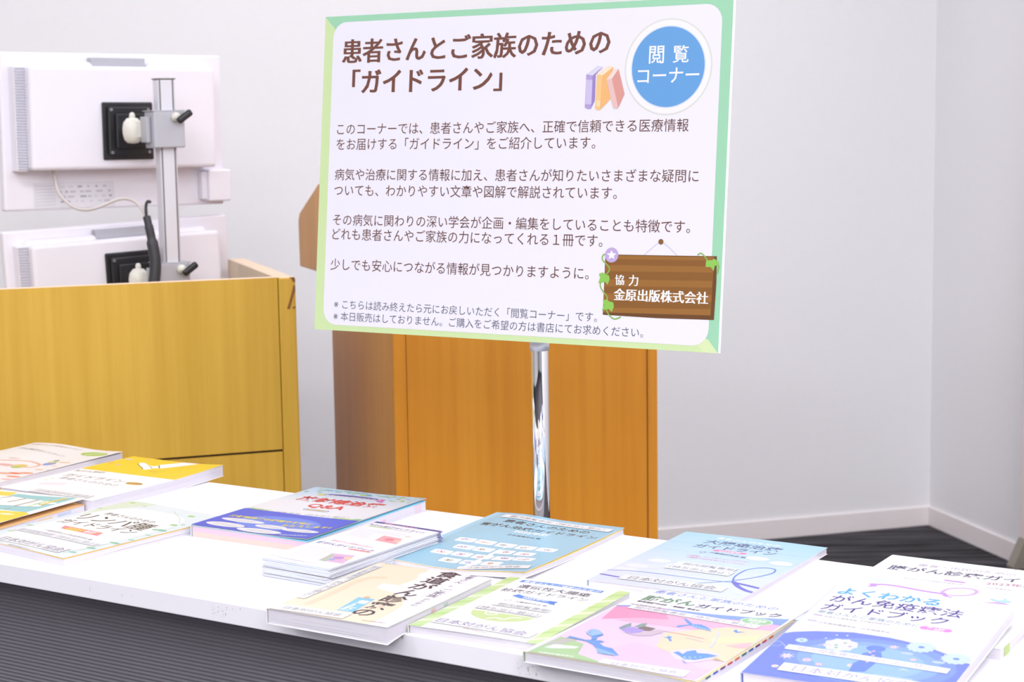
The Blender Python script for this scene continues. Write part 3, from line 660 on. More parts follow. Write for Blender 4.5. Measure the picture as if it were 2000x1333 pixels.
('L',[(148.3,197.1),(141.2,179.9),(138.5,159.2),(140.3,138.1),(151.8,123.2),(165.1,121.9),(170.2,133.0),(169.0,145.6),(160.1,166.1),(151.0,181.0),(143.9,189.4)],2.2,(100,140,230),0),
('L',[(146.7,192.6),(159.2,208.9),(173.6,220.1),(185.0,223.7)],5.5,(112,112,216),0),
('L',[(148.3,196.3),(164.9,199.9),(184.4,205.5)],5,(112,112,216),0),
('L',[(110.4,220.9),(131.7,203.5),(145.3,190.2)],1.5,(140,180,245),0),
('S',[(55.2,142.0),(128.4,143.5),(132.4,160.8),(58.3,157.1)],'館内閲覧専用',65.4,148.4,127.8,150.3,(130,140,175)),
('S',[(50.6,156.2),(131.0,159.9),(135.5,179.0),(54.2,174.2)],'（持ち出し禁止）',56.2,165.7,130.1,166.8,(130,140,175)),
('S',[(27.1,218.3),(151.1,220.0),(154.1,238.5),(29.7,240.0)],'日本対がん協会',38.1,230.0,142.3,229.1,(110,115,140)),
],
'F': [
('R',0,0,182,257,(253,252,255),0),
('P',[(0.9,73.4),(14.7,69.8),(49.9,63.0),(103.3,62.3),(143.4,51.7),(178.7,40.5),(182.5,156.7),(179.9,255.8),(4.8,266.0)],(238,214,246)),
('P',[(0.9,73.4),(49.9,63.0),(83.5,71.2),(73.4,99.0),(44.4,106.5),(11.4,127.3)],(248,160,202)),
('P',[(49.9,63.0),(103.3,62.3),(155.6,52.7),(179.1,48.1),(179.7,86.0),(130.2,118.1),(89.1,120.3),(25.5,123.8),(44.4,106.5),(73.4,99.0)],(250,190,222)),
('P',[(179.7,86.0),(136.1,93.8),(90.1,140.7),(104.1,185.5),(125.8,196.6),(147.4,176.6),(181.0,195.6),(183.1,160.2)],(252,226,196)),
('P',[(175.6,104.8),(138.1,134.2),(144.2,146.9),(179.9,126.6)],(253,238,190)),
('P',[(81.5,182.4),(117.4,193.6),(170.5,223.6),(180.4,221.6),(179.2,254.4),(89.7,239.9),(64.7,215.7)],(238,205,246)),
('P',[(178.8,129.2),(159.4,150.2),(172.1,150.9),(182.3,149.0)],(246,196,206)),
('P',[(4.8,266.0),(7.7,199.7),(39.4,210.8),(50.6,241.8),(81.4,253.3),(80.3,262.8)],(176,214,160)),
('P',[(7.7,228.7),(12.9,200.7),(27.6,202.1),(18.8,230.1)],(196,196,190)),
('P',[(11.2,238.2),(15.5,224.4),(41.0,221.3),(40.8,228.9),(19.7,239.0)],(232,240,236)),
('P',[(46.1,65.1),(76.7,62.5),(102.1,59.9),(143.1,51.0),(178.7,40.5),(179.6,65.0),(149.1,64.1),(108.3,72.8),(71.4,71.3)],(140,172,240)),
('P',[(0.9,73.4),(14.0,68.4),(14.7,74.5),(1.6,78.1)],(150,160,240)),
('T','患者さんと家族のための',10.9,7.9,153.7,11.9,(104,140,228),0.01),
('T','肺がん',11.7,35.2,72.3,35.2,(130,190,150),0.03),
('T','ガイドブック',74.8,38.9,166.7,34.2,(84,72,150),0.02),
('T','悪性胸膜中皮腫・胸腺腫瘍含む',11.9,50.3,86.4,54.3,(84,76,130),0.03),
('T','日本肺癌学会 編',12.1,63.8,47.4,65.3,(150,140,190),0.0),
('E',153.0,62.8,17,12,(236,246,238)),
('E',153.0,62.8,15.5,10.5,(160,212,160)),
('T','2025',142.9,60.7,162.3,59.8,(255,255,255),0.05),
('T','年版',147.9,69.2,159.3,68.7,(255,255,255),0.03),
('P',[(42.4,146.6),(43.1,135.6),(45.5,125.6),(51.3,137.4),(46.5,150.7)],(140,165,175)),
('P',[(54.5,137.7),(55.7,124.2),(60.4,119.4),(64.2,134.4)],(140,165,165)),
('P',[(58.5,141.8),(63.3,130.6),(76.4,132.6),(75.7,142.6),(65.7,146.2)],(132,118,120)),
('P',[(46.5,150.7),(53.1,138.5),(68.5,142.5),(70.8,155.8),(61.7,161.0)],(178,160,238)),
('P',[(50.9,158.7),(64.4,159.4),(73.8,145.8),(82.3,132.6),(88.7,141.5),(84.2,156.5),(71.5,163.7)],(216,196,214)),
('L',[(85.8,136.9),(109.8,137.9),(133.3,140.9)],1.2,(240,160,190),0),
('L',[(116.0,146.7),(125.1,147.6),(137.0,150.9)],2,(210,190,200),0),
('P',[(15.5,203.2),(14.2,194.1),(34.8,198.8),(39.1,196.4),(44.7,196.3),(47.9,193.8),(54.5,196.5),(50.9,201.2),(61.3,209.7),(71.3,211.6),(87.6,228.1),(83.1,228.9),(79.0,229.4),(74.0,232.2),(62.6,223.9),(48.7,209.3),(37.0,202.6),(17.2,200.2)],(104,160,236)),
('P',[(39.5,196.1),(32.9,183.5),(26.0,181.5),(23.5,171.0),(26.2,163.5),(32.2,166.1),(42.1,176.4),(40.2,185.3),(43.8,193.7)],(104,160,236)),
('L',[(58.2,217.1),(67.7,231.4)],2.4,(150,196,248),0),
('L',[(62.4,218.9),(71.1,231.3)],2.4,(150,196,248),0),
('L',[(66.5,220.7),(74.5,231.2)],2.4,(150,196,248),0),
('L',[(70.6,222.4),(77.9,231.1)],2.4,(150,196,248),0),
('L',[(74.6,224.2),(81.2,231.0)],2.4,(150,196,248),0),
('L',[(78.7,225.9),(84.6,231.0)],2.4,(150,196,248),0),
('L',[(33.3,185.3),(21.5,174.1)],2.2,(160,204,250),0),
('L',[(34.6,183.8),(21.0,168.0)],2.2,(160,204,250),0),
('L',[(35.8,182.3),(21.9,164.3)],2.2,(160,204,250),0),
('L',[(37.0,180.8),(24.2,163.0)],2.2,(160,204,250),0),
('L',[(38.2,179.3),(27.9,164.1)],2.2,(160,204,250),0),
('L',[(39.5,177.9),(32.9,167.7)],2.2,(160,204,250),0),
('P',[(90.3,116.2),(91.6,111.2),(98.8,104.2),(91.8,97.3),(86.1,89.7),(80.2,88.6),(86.6,87.2),(94.2,93.8),(101.2,100.7),(109.0,98.4),(118.6,103.7),(127.1,111.5),(120.0,111.3),(112.8,111.1),(104.4,108.3),(100.3,107.2),(94.0,118.4)],(104,160,236)),
('P',[(94.9,154.5),(100.2,153.5),(97.3,149.0),(103.5,149.7),(104.1,155.4),(109.1,160.7),(108.5,165.1),(102.8,157.4)],(104,160,236)),
('P',[(145.8,100.9),(147.5,97.0),(150.9,103.1),(159.1,100.9),(151.9,107.9),(147.7,104.9)],(104,160,236)),
('P',[(122.5,194.6),(128.3,183.6),(144.4,170.5),(169.1,177.7),(165.0,199.0),(154.8,214.1),(136.9,209.4)],(244,226,248)),
('P',[(126.8,194.1),(129.7,188.6),(137.0,194.1),(136.7,184.6),(141.8,176.7),(147.3,184.4),(156.3,181.2),(168.0,182.2),(162.2,193.1),(154.7,204.9),(144.5,206.9),(137.8,201.3)],(104,160,236)),
('P',[(143.1,209.6),(147.5,212.7),(154.4,218.8),(149.7,217.1)],(104,160,236)),
('L',[(102.0,102.3),(107.9,111.8)],2.0,(150,196,248),0),
('L',[(141.3,199.3),(146.6,208.4)],2.4,(150,196,248),0),
('L',[(106.1,103.9),(111.8,112.6)],2.0,(150,196,248),0),
('L',[(145.7,197.5),(150.2,204.4)],2.4,(150,196,248),0),
('L',[(110.2,105.4),(115.7,113.3)],2.0,(150,196,248),0),
('L',[(150.2,195.7),(153.8,200.5)],2.4,(150,196,248),0),
('L',[(114.2,107.0),(119.6,114.1)],2.0,(150,196,248),0),
('L',[(154.7,193.9),(157.4,196.6)],2.4,(150,196,248),0),
('L',[(118.2,108.5),(123.4,114.8)],2.0,(150,196,248),0),
('L',[(159.1,192.2),(161.0,192.6)],2.4,(150,196,248),0),
('L',[(122.3,110.0),(127.3,115.6)],2.0,(150,196,248),0),
('L',[(163.6,190.4),(164.7,188.7)],2.4,(150,196,248),0),
('L',[(133.2,112.2),(138.8,121.5),(145.4,142.2),(150.4,163.2)],2.2,(220,226,246),0),
('T','金原出版株式会社',14.2,254.4,52.2,251.2,(255,255,255),0.03),
('S',[(14.5,68.1),(162.0,68.9),(164.7,82.7),(17.0,80.5)],'館内閲覧専用（持ち出し禁止）',22.1,74.0,154.6,79.9,(170,165,195)),
('S',[(79.4,237.1),(165.9,228.4),(169.1,255.2),(80.7,259.7)],'日本対がん協会',93.4,252.4,157.9,246.3,(176,170,205)),
],
'G': [
('R',0,0,182,257,(254,253,255),0),
('P',[(0,149.2),(6.7,142.6),(25.8,133.4),(59.5,124.3),(96.2,125.4),(126.6,131.8),(158.8,147.1),(182,162.3),(182,257),(0,257)],(126,146,250)),
('E',96,190.3,80,56,(138,166,251)),
('E',96,190.3,66,47,(150,186,252)),
('E',96,190.3,52,38,(164,204,254)),
('T','よくわかる',7.5,14.3,112.8,16.4,(92,190,245),0.03),
('T','がん免疫療法',7.7,38.3,141.6,40.5,(66,44,160),0.012),
('T','ガイドブック',7.8,64.6,134.2,65.5,(66,44,160),0.012),
('T','患者さんとご家族のために',8.6,79.9,112.6,85.3,(170,208,240),0.005),
('R',113.4,83.4,144.4,92.4,(240,150,245),4.5),
('T','第2版',119.8,87.6,138.0,88.9,(255,255,255),0.05),
('L',[(7.6,89.8),(17.2,91.0)],3,(205,190,225),0),
('L',[(7.6,106.4),(17.4,107.5)],3,(205,190,225),0),
('T','日本がん免疫学会',19.8,91.8,53.3,92.9,(205,195,225),0),
('T','日本臨床免疫学会',56.2,92.6,85.7,92.4,(215,205,230),0),
('T','日本臨床腫瘍学会・日本肺癌学会',20.1,109.5,92.3,113.0,(210,200,228),0),
('P',[(144.6,138.6),(141.8,141.3),(143.2,144.9),(139.5,146.1),(139.1,149.9),(135.3,149.4),(133.3,152.7),(130.1,150.6),(126.9,152.7),(124.9,149.4),(121.1,149.9),(120.7,146.1),(117.0,144.9),(118.4,141.3),(115.6,138.6),(118.4,135.9),(117.0,132.3),(120.7,131.1),(121.1,127.3),(124.9,127.8),(126.9,124.5),(130.1,126.6),(133.3,124.5),(135.3,127.8),(139.1,127.3),(139.5,131.1),(143.2,132.3),(141.8,135.9)],(216,236,253)),
('E',130.1,138.6,3,2.4,(110,150,245)),
('P',[(181.6,154.8),(178.8,157.5),(180.2,161.1),(176.5,162.3),(176.1,166.1),(172.3,165.6),(170.3,168.9),(167.1,166.8),(163.9,168.9),(161.9,165.6),(158.1,166.1),(157.7,162.3),(154.0,161.1),(155.4,157.5),(152.6,154.8),(155.4,152.1),(154.0,148.5),(157.7,147.3),(158.1,143.5),(161.9,144.0),(163.9,140.7),(167.1,142.8),(170.3,140.7),(172.3,144.0),(176.1,143.5),(176.5,147.3),(180.2,148.5),(178.8,152.1)],(216,236,253)),
('E',167.1,154.8,3,2.4,(110,150,245)),
('P',[(28.4,161.2),(26.7,162.7),(27.2,165.0),(24.8,165.2),(23.9,167.4),(21.9,166.2),(19.9,167.4),(19.0,165.2),(16.6,165.0),(17.1,162.7),(15.4,161.2),(17.1,159.7),(16.6,157.4),(19.0,157.2),(19.9,155.0),(21.9,156.2),(23.9,155.0),(24.8,157.2),(27.2,157.4),(26.7,159.7)],(214,236,252)),
('E',21.9,161.2,1.6,1.2,(110,160,245)),
('P',[(31.8,204.0),(26.5,205.3),(29.3,210.0),(24.6,207.2),(23.3,212.5),(22.0,207.2),(17.3,210.0),(20.1,205.3),(14.8,204.0),(20.1,202.7),(17.3,198.0),(22.0,200.8),(23.3,195.5),(24.6,200.8),(29.3,198.0),(26.5,202.7)],(240,226,246)),
('P',[(112.9,147.9),(109.3,148.9),(111.1,152.1),(107.9,150.3),(106.9,153.9),(105.9,150.3),(102.7,152.1),(104.5,148.9),(100.9,147.9),(104.5,146.9),(102.7,143.7),(105.9,145.5),(106.9,141.9),(107.9,145.5),(111.1,143.7),(109.3,146.9)],(240,220,244)),
('E',44.0,207.2,4.2,4.2,(244,216,240)),
('E',44.0,207.2,1.6800000000000002,1.6800000000000002,(226,190,228)),
('E',57.4,213.5,3.4,3.4,(244,206,236)),
('E',57.4,213.5,1.36,1.36,(250,222,180)),
('E',22.4,231.6,3.4,3.4,(252,236,224)),
('E',22.4,231.6,1.36,1.36,(250,222,180)),
('E',132.4,171.5,3,3,(246,214,238)),
('E',132.4,171.5,1.2000000000000002,1.2000000000000002,(250,222,180)),
('E',85.1,205.4,3.5,3.5,(250,240,210)),
('E',85.1,205.4,1.4000000000000001,1.4000000000000001,(226,190,228)),
('P',[(76.7,160.6),(73.3,165.6),(72.7,171.5),(67.0,173.2),(62.7,177.3),(57.2,174.9),(51.2,175.3),(48.6,169.9),(43.7,166.4),(45.2,160.6),(43.7,154.8),(48.6,151.3),(51.2,145.9),(57.2,146.3),(62.7,143.9),(66.9,148.0),(72.7,149.7),(73.3,155.6)],(236,238,248)),
('E',66.0,156.0,9,8,(242,236,244)),
('E',56.3,162.4,1.8,1.6,(150,205,190)),
('E',62.3,154.4,1.8,1.6,(160,210,190)),
('E',69.3,161.4,1.8,1.6,(190,180,215)),
('E',58.3,168.4,1.8,1.6,(150,205,190)),
('L',[(41.0,169.3),(45.7,164.2),(51.4,163.9)],1.6,(225,205,240),0),
('E',48.0,136.9,1.2,1.2,(240,244,254)),
('E',57.6,134.8,1.2,1.2,(240,244,254)),
('E',41.3,148.5,1.2,1.2,(240,244,254)),
('E',93.0,157.5,9,7.5,(118,150,246)),
('P',[(85.9,172.4),(92.2,165.9),(100.3,164.7),(104.9,176.7),(103.8,192.8),(101.5,214.9),(88.1,220.3),(85.4,200.3),(89.3,188.9),(84.5,181.0)],(118,150,246)),
('E',93.2,164.7,1.8,1.5,(248,206,226)),
('E',91.3,169.5,1.8,1.5,(248,206,226)),
('E',96.1,175.5,1.8,1.5,(248,206,226)),
('E',96.0,192.1,1.8,1.5,(248,206,226)),
('E',122.8,158.4,6,3.2,(200,222,252)),
('E',154.9,169.1,6,3.2,(200,222,252)),
('L',[(-1.8,179.0),(1.9,171.2),(7.9,175.1),(14.5,182.8)],1.2,(180,206,250),0),
('L',[(-0.4,182.6),(5.9,183.4),(9.3,178.7)],1.2,(180,206,250),0),
('P',[(127.0,200.7),(130.5,194.3),(138.3,199.9),(131.9,198.7)],(206,228,252)),
('L',[(109.7,219.1),(125.8,218.2),(145.7,217.5)],4,(186,216,252),0),
('S',[(14.9,172.3),(169.1,179.8),(170.0,191.2),(14.8,185.5)],'館内閲覧専用（持ち出し禁止）',25.5,182.9,159.3,186.5,(196,190,220)),
('S',[(27.2,219.9),(158.6,224.7),(158.7,238.4),(27.9,235.9)],'日本対がん協会',40.0,231.0,148.3,230.3,(176,170,215)),
],
'H': [
('R',0,0,210,297,(254,253,255),0),
('T','患者・市民のための',40.0,31.0,147.2,24.1,(226,198,234),0.005),
('T','膵がん診療ガイドライン',14.7,54.8,241.6,41.1,(104,92,140),0.02),
('T','2023年版',129.0,72.3,178.4,63.5,(240,150,190),0.0),
('T','一般社団法人日本膵臓学会膵癌診療ガイドライン改訂委員会編',40.0,92.5,160.0,88.0,(214,204,230),0),
('R',85.3,78.3,109.3,83.3,(206,140,220),2.5),
('T','2023年12月改訂版',114.2,5.0,142.7,2.7,(216,206,230),0),
('E',23.2,115.2,20,6,(224,238,250)),
('E',46.0,147.6,18,6,(224,238,250)),
('E',171.9,106.2,22,6,(224,238,250)),
('L',[(23.2,138.0),(32.5,129.6),(43.2,128.0),(57.9,129.4),(79.5,133.6),(99.8,135.0)],5.5,(204,152,246),0),
('P',[(21.6,146.5),(24.6,136.3),(19.3,132.4),(26.9,128.3),(31.2,140.4)],(204,152,246)),
('L',[(100.9,138.5),(98.9,129.3),(99.8,116.4),(105.9,107.6),(114.4,103.0),(124.3,103.1),(130.4,110.2),(130.1,121.9),(123.2,131.4),(114.8,135.9),(106.5,137.5)],4,(216,176,244),0),
('P',[(98.8,133.5),(102.9,129.2),(108.5,140.6),(117.5,145.8),(105.7,144.1)],(204,152,246)),
('E',115.1,119.4,5,5,(250,246,214)),
('P',[(146.8,148.6),(159.5,139.8),(168.2,140.2),(176.3,145.6),(161.5,146.6)],(214,168,240)),
('P',[(149.6,132.4),(152.3,128.1),(159.4,133.1),(163.9,128.6),(162.3,121.5),(164.9,122.1),(166.4,127.3),(173.5,132.2),(171.5,138.8),(163.6,140.7),(155.0,137.5)],(180,220,246)),
],
'I': [
('R',0,0,182,257,(232,242,246),0),
('P',[(-14.9,8.5),(54.5,-3.4),(40.4,14.8),(17.2,64.7),(17.7,122.3),(23.6,134.3)],(226,238,214)),
('P',[(169.0,140.0),(168.5,178.3),(167.1,195.8),(164.7,209.1),(161.3,219.9),(156.9,228.7),(151.5,236.0),(144.9,241.8),(137.0,246.3),(127.5,249.5),(115.2,251.4),(91.0,252.0),(66.8,251.4),(54.5,249.5),(45.0,246.3),(37.1,241.8),(30.5,236.0),(25.1,228.7),(20.7,219.9),(17.3,209.1),(14.9,195.8),(13.5,178.3),(13.0,140.0),(13.5,101.7),(14.9,84.2),(17.3,70.9),(20.7,60.1),(25.1,51.3),(30.5,44.0),(37.1,38.2),(45.0,33.7),(54.5,30.5),(66.8,28.6),(91.0,28.0),(115.2,28.6),(127.5,30.5),(137.0,33.7),(144.9,38.2),(151.5,44.0),(156.9,51.3),(161.3,60.1),(164.7,70.9),(167.1,84.2),(168.5,101.7)],(254,253,255)),
('T','患者さんのための',34.5,73.9,129.2,74.2,(120,120,100),0.01),
('T','リンパ腫',18.6,101.3,150.1,98.9,(88,84,50),0.012),
('T','ガイドライン',19.0,133.5,152.8,125.3,(88,84,50),0.012),
('P',[(48.2,150.8),(121.9,149.5),(127.7,164.2),(56.1,163.3)],(246,150,150)),
('T','2025',63.1,159.3,91.6,156.7,(250,226,70),0.05),
('T','年版',94.6,157.6,116.0,156.6,(255,255,255),0.04),
('T','一般社団法人日本血液学会 編',46.6,179.8,139.3,181.3,(170,165,195),0),
('T','金原出版株式会社',74.7,254.7,117.3,257.2,(160,150,200),0),
('E',169.8,96.9,8,4,(140,205,170)),
('E',160.6,99.4,5,4,(150,210,175)),
('E',159.9,69.0,6,4,(170,215,150)),
('E',140.6,22.2,6,4,(170,220,140)),
('E',177.1,151.7,5,3,(160,215,180)),
('E',173.7,174.3,10,3,(140,205,170)),
('E',169.9,206.9,8,3.5,(150,210,180)),
('E',167.5,232.9,7,3,(165,215,190)),
('E',13.0,11.7,5,3,(175,215,130)),
('E',2.0,58.1,5,2.5,(185,220,140)),
('E',7.5,173.2,6,2.5,(180,220,170)),
('E',14.7,207.0,7,3,(205,225,190)),
('E',174.7,123.8,5,2.5,(170,215,180)),
('E',168.3,60.8,4,2,(190,220,170)),
('E',43.2,17.2,4,2,(195,225,160)),
('L',[(100.4,16.5),(138.3,40.0),(158.0,58.5)],0.8,(190,215,180),0),
('L',[(171.1,181.2),(168.7,197.1),(167.5,222.5),(161.5,241.9)],0.8,(190,220,200),0),
('S',[(8.8,190.3),(161.8,189.7),(167.7,199.9),(15.4,199.6)],'館内閲覧専用（持ち出し禁止）',17.0,195.5,162.6,194.8,(186,186,206)),
('S',[(24.9,230.3),(151.1,226.9),(162.5,245.3),(38.6,250.5)],'日本対がん協会',39.9,238.6,153.7,236.2,(130,125,160)),
],
'J': [
('R',0,0,182,257,(253,252,255),0),
('P',[(0,0),(182,0),(182,100.4),(0,105.9)],(252,214,52)),
('P',[(52.8,42.7),(46.1,31.9),(53.4,29.7),(74.1,42.4),(83.1,41.9),(87.2,35.1),(84.4,30.9),(106.0,-5.1),(134.9,-2.7),(131.5,7.8),(106.6,48.1),(103.1,50.0),(93.8,54.1),(96.3,59.4),(91.3,67.8),(84.5,67.6),(78.1,59.9),(63.8,50.9)],(255,254,252)),
('L',[(48.2,39.5),(61.5,49.3),(78.1,59.9),(85.3,67.2)],1.2,(70,60,30),0),
('L',[(78.8,45.5),(94.3,56.6)],1,(70,60,30),0),
('L',[(86.5,34.4),(101.3,48.8)],1.6,(70,60,30),0),
('L',[(100.2,70.1),(111.5,72.1),(119.2,70.5)],1,(120,100,30),0),
('E',12.2,21.4,8,3,(214,206,230)),
('E',42.9,12.2,4,3,(240,200,150)),
('E',69.3,-8.3,9,3,(246,180,150)),
('E',7.4,53.4,6,3,(246,190,120)),
('E',28.4,59.1,4,3,(210,190,210)),
('E',55.2,9.4,6,3,(245,205,90)),
('L',[(120.2,83.7),(125.0,53.5)],1.6,(196,206,120),0),
('L',[(144.1,89.3),(147.3,49.4)],1.6,(196,206,120),0),
('L',[(163.5,91.9),(167.8,57.3)],1.6,(196,206,120),0),
('L',[(126.6,38.7),(154.1,26.3)],1.6,(196,206,120),0),
('T','乳がん診療',4.4,120.7,55.5,111.9,(130,120,120),0.02),
('T','ガイドライン',14.9,149.0,125.9,143.9,(130,110,100),0.005),
('T','患者さんのための',24.6,167.5,139.4,168.4,(190,180,200),0),
('E',148.8,146.8,15,8,(226,182,104)),
('T','2023年版',136.8,148.9,162.3,144.8,(120,90,60),0.02),
('L',[(29.0,211.8),(66.0,195.8)],16,(236,232,242),0),
('E',18.8,189.6,4,2,(240,226,150)),
('E',19.3,178.1,4,2,(240,226,150)),
('S',[(54.1,238.6),(157.0,229.2),(168.3,252.8),(59.2,257.9)],'日本対がん協会',66.5,247.6,159.4,243.3,(180,172,180)),
],
'K': [
('R',0,0,182,257,(254,252,255),0),
('T','患者さんと家族のための',7.4,15.4,110.8,14.0,(248,206,206),0.01),
('T','がん診療ガイドライン',13.0,47.0,124.0,64.6,(190,186,205),0.02),
('E',151.7,31.1,24,15,(174,216,92)),
('T','2024年版',139.9,39.6,164.4,19.3,(255,255,255),0.05),
('L',[(48.2,137.6),(80.1,128.4),(101.3,119.7),(124.9,124.6),(138.9,134.9),(140.0,151.0),(123.6,158.7)],5,(246,186,170),0),
('E',117.0,150.7,12,9,(246,214,120)),
('E',118.1,161.2,9,7,(190,215,130)),
('E',92.1,156.7,16,7,(246,190,190)),
('E',145.2,120.7,9,12,(140,165,235)),
('E',139.6,106.4,7,9,(230,225,160)),
('E',136.7,96.4,4,6,(120,170,170)),
('E',159.0,103.0,12,4,(248,206,186)),
('E',151.2,197.2,13,6,(244,130,110)),
('E',167.3,189.6,12,6,(246,170,150)),
('E',168.0,216.7,13,5,(244,150,130)),
('E',136.9,203.9,14,6,(246,190,170)),
('E',180.8,159.2,4,3,(246,190,170)),
('E',69.7,116.0,12,4,(250,220,214)),
('E',164.6,161.4,8,4,(248,200,180)),
('E',167.3,132.7,4,3,(250,200,190)),
('E',175.3,235.6,12,5,(246,200,205)),
],
'L': [
('R',0,0,182,257,(254,253,255),0),
('P',[(0.7,11.6),(66.0,3.9),(71.1,27.7),(80.1,90.7)],(252,220,90)),
('P',[(71.9,10.0),(97.6,11.2),(169.8,1.6),(169.7,39.2),(168.7,96.1),(139.5,95.7),(85.7,96.3),(67.6,37.9)],(150,208,214)),
('P',[(85.7,96.3),(129.1,100.5),(168.7,96.1),(180.5,102.4),(182.3,134.4),(178.2,188.5)],(250,216,70)),
('E',74.3,39.0,40,12,(253,251,254)),
('E',99.8,40.1,40,10,(253,251,254)),
('E',125.7,40.8,44,9,(253,251,254)),
('E',110.5,60.3,50,12,(253,251,254)),
('E',80.0,61.8,50,16,(253,251,254)),
('L',[(69.0,39.3),(77.8,28.9)],4,(176,160,140),0),
('L',[(98.8,57.3),(106.3,30.8)],4,(176,160,140),0),
('L',[(125.8,73.8),(129.3,30.8)],4,(176,160,140),0),
('L',[(69.9,53.8),(74.8,45.2)],4,(176,160,140),0),
('L',[(127.4,93.3),(130.2,83.9)],4,(176,160,140),0),
('L',[(154.6,56.4),(154.3,31.9),(158.2,9.1)],6,(246,216,100),0),
('L',[(145.7,68.7),(144.6,44.6),(143.1,24.5)],4,(190,222,170),0),
('E',152.4,113.5,12,5,(252,240,200)),
],
'M': [
('R',0,0,100,210,(253,251,255),0),
('R',0,0,100,7,(84,84,160),0),
('T','患者さんと家族のためのガイドライン',2.1,-7.2,94.3,-1.6,(250,236,160),0.02),
('T','患者さんのための',14.8,3.6,66.0,6.2,(244,190,206),0.02),
('T','乳がん診療ガイドライン',0.9,16.8,88.9,19.9,(110,100,170),0.03),
('R',5.6,21.8,41.6,26.2,(200,222,170),2),
('T','日本乳癌学会 編',42.7,24.8,72.4,26.5,(190,185,205),0),
('L',[(2.6,40.4),(75.2,40.6)],1.1,(222,216,232),0),
('L',[(4.7,46.5),(72.6,47.6)],1.1,(222,216,232),0),
('L',[(6.7,52.6),(39.2,57.2)],1.1,(222,216,232),0),
('L',[(8.7,58.6),(41.1,63.2)],1.1,(222,216,232),0),
('L',[(10.7,64.6),(43.0,69.1)],1.1,(222,216,232),0),
('L',[(12.7,70.5),(44.8,75.0)],1.1,(222,216,232),0),
('P',[(54.4,55.3),(83.9,57.2),(93.3,82.1),(59.4,79.4)],(246,180,190)),
('E',72.3,67.9,6,5,(240,130,150)),
('E',85.4,69.4,5,4,(250,210,190)),
('E',82.4,44.9,4,4,(230,232,222)),
('T','患者さんと家族のための',15.0,104.2,79.4,109.0,(240,160,190),0.02),
('T','肺がんガイドブック',5.6,119.0,91.0,122.0,(110,100,170),0.03),
('R',59.7,125.8,91.7,130.3,(244,150,150),2),
('L',[(8.5,139.9),(47.4,140.6)],1.1,(222,216,232),0),
('L',[(10.3,148.6),(48.9,149.2)],1.1,(222,216,232),0),
('L',[(12.0,157.2),(50.5,157.7)],1.1,(222,216,232),0),
('L',[(13.7,165.7),(52.1,166.1)],1.1,(222,216,232),0),
('L',[(15.5,174.2),(53.6,174.5)],1.1,(222,216,232),0),
('L',[(17.2,182.6),(55.2,182.8)],1.1,(222,216,232),0),
('P',[(56.6,154.0),(86.4,148.5),(97.2,184.2),(63.6,186.9)],(236,190,226)),
('P',[(62.8,173.2),(58.1,158.2),(64.1,158.2),(74.7,187.3),(64.2,186.5)],(190,206,180)),
('E',76.7,166.4,7,6,(206,150,214)),
('E',87.0,162.4,5,5,(248,220,180)),
('E',75.3,176.4,4,3,(150,180,240)),
('L',[(-1.4,195.8),(54.7,200.6)],1.1,(206,200,222),0),
('L',[(14.8,200.4),(71.3,201.7)],1.1,(214,208,226),0),
],
}

# ------------------------------------------------------------------ room shell
A_B, A_R = math.radians(16.5), math.radians(-74.9)
CX, CY = 1.2503, 5.198
dB = Vector((math.cos(A_B), math.sin(A_B), 0)); dR = Vector((math.cos(A_R), math.sin(A_R), 0))
c0 = Vector((CX, CY, 0)); c1 = c0 - dB * 9.5; c2 = c0 + dR * 15.5; c3 = c1 + dR * 15.5
def slab_wall(name, a, b, out, th, z0, z1, mat, label, cat):
    bm = bmesh.new(); n = out.normalized() * th
    pts = [(a.x, a.y), (b.x, b.y), (b.x + n.x, b.y + n.y), (a.x + n.x, a.y + n.y)]
    prism(bm, pts, 'z', z0, z1)
    return structure(fin(name, bm, mat), label, cat)
nB = Vector((-dB.y, dB.x, 0)); nR = Vector((-dR.y, dR.x, 0))
slab_wall('wall_back', c1 - dB * .1, c0 + dB * .1, nB, .1, 0, CEIL, M_wall, 'white painted wall behind the monitors and the lectern', 'wall')
slab_wall('wall_right', c0, c2, nR, .1, 0, CEIL, M_wall, 'white painted wall on the right, meeting the back wall in a corner', 'wall')
slab_wall('wall_left', c1, c3, -nR, .1, 0, CEIL, M_wall, 'white wall on the left side of the room', 'wall')
slab_wall('wall_front', c3 - dB * .1, c2 + dB * .1, -nB, .1, 0, CEIL, M_wall, 'white wall behind the viewer', 'wall')
bm = bmesh.new(); prism(bm, [tuple(v.xy) for v in (c0, c1, c3, c2)], 'z', -.05, 0); structure(fin('floor', bm, M_carpet), 'dark charcoal carpet with fine lighter streaks', 'floor')
bm = bmesh.new(); prism(bm, [tuple(v.xy) for v in (c0, c1, c3, c2)], 'z', CEIL, CEIL + .05); structure(fin('ceiling', bm, M_ceil), 'white ceiling above the room', 'ceiling')
def baseboard(name, a, b, inn, label):
    n = inn.normalized() * .007; bm = bmesh.new()
    prism(bm, [(a.x, a.y), (b.x, b.y), (b.x + n.x, b.y + n.y), (a.x + n.x, a.y + n.y)], 'z', 0, .058, bev=.002)
    structure(fin(name, bm, M_base), label, 'baseboard')
baseboard('baseboard_back', c1, c0, -nB, 'off white skirting strip along the foot of the back wall')
baseboard('baseboard_right', c0 + dR * .008, c2, -nR, 'off white skirting strip along the foot of the right wall')

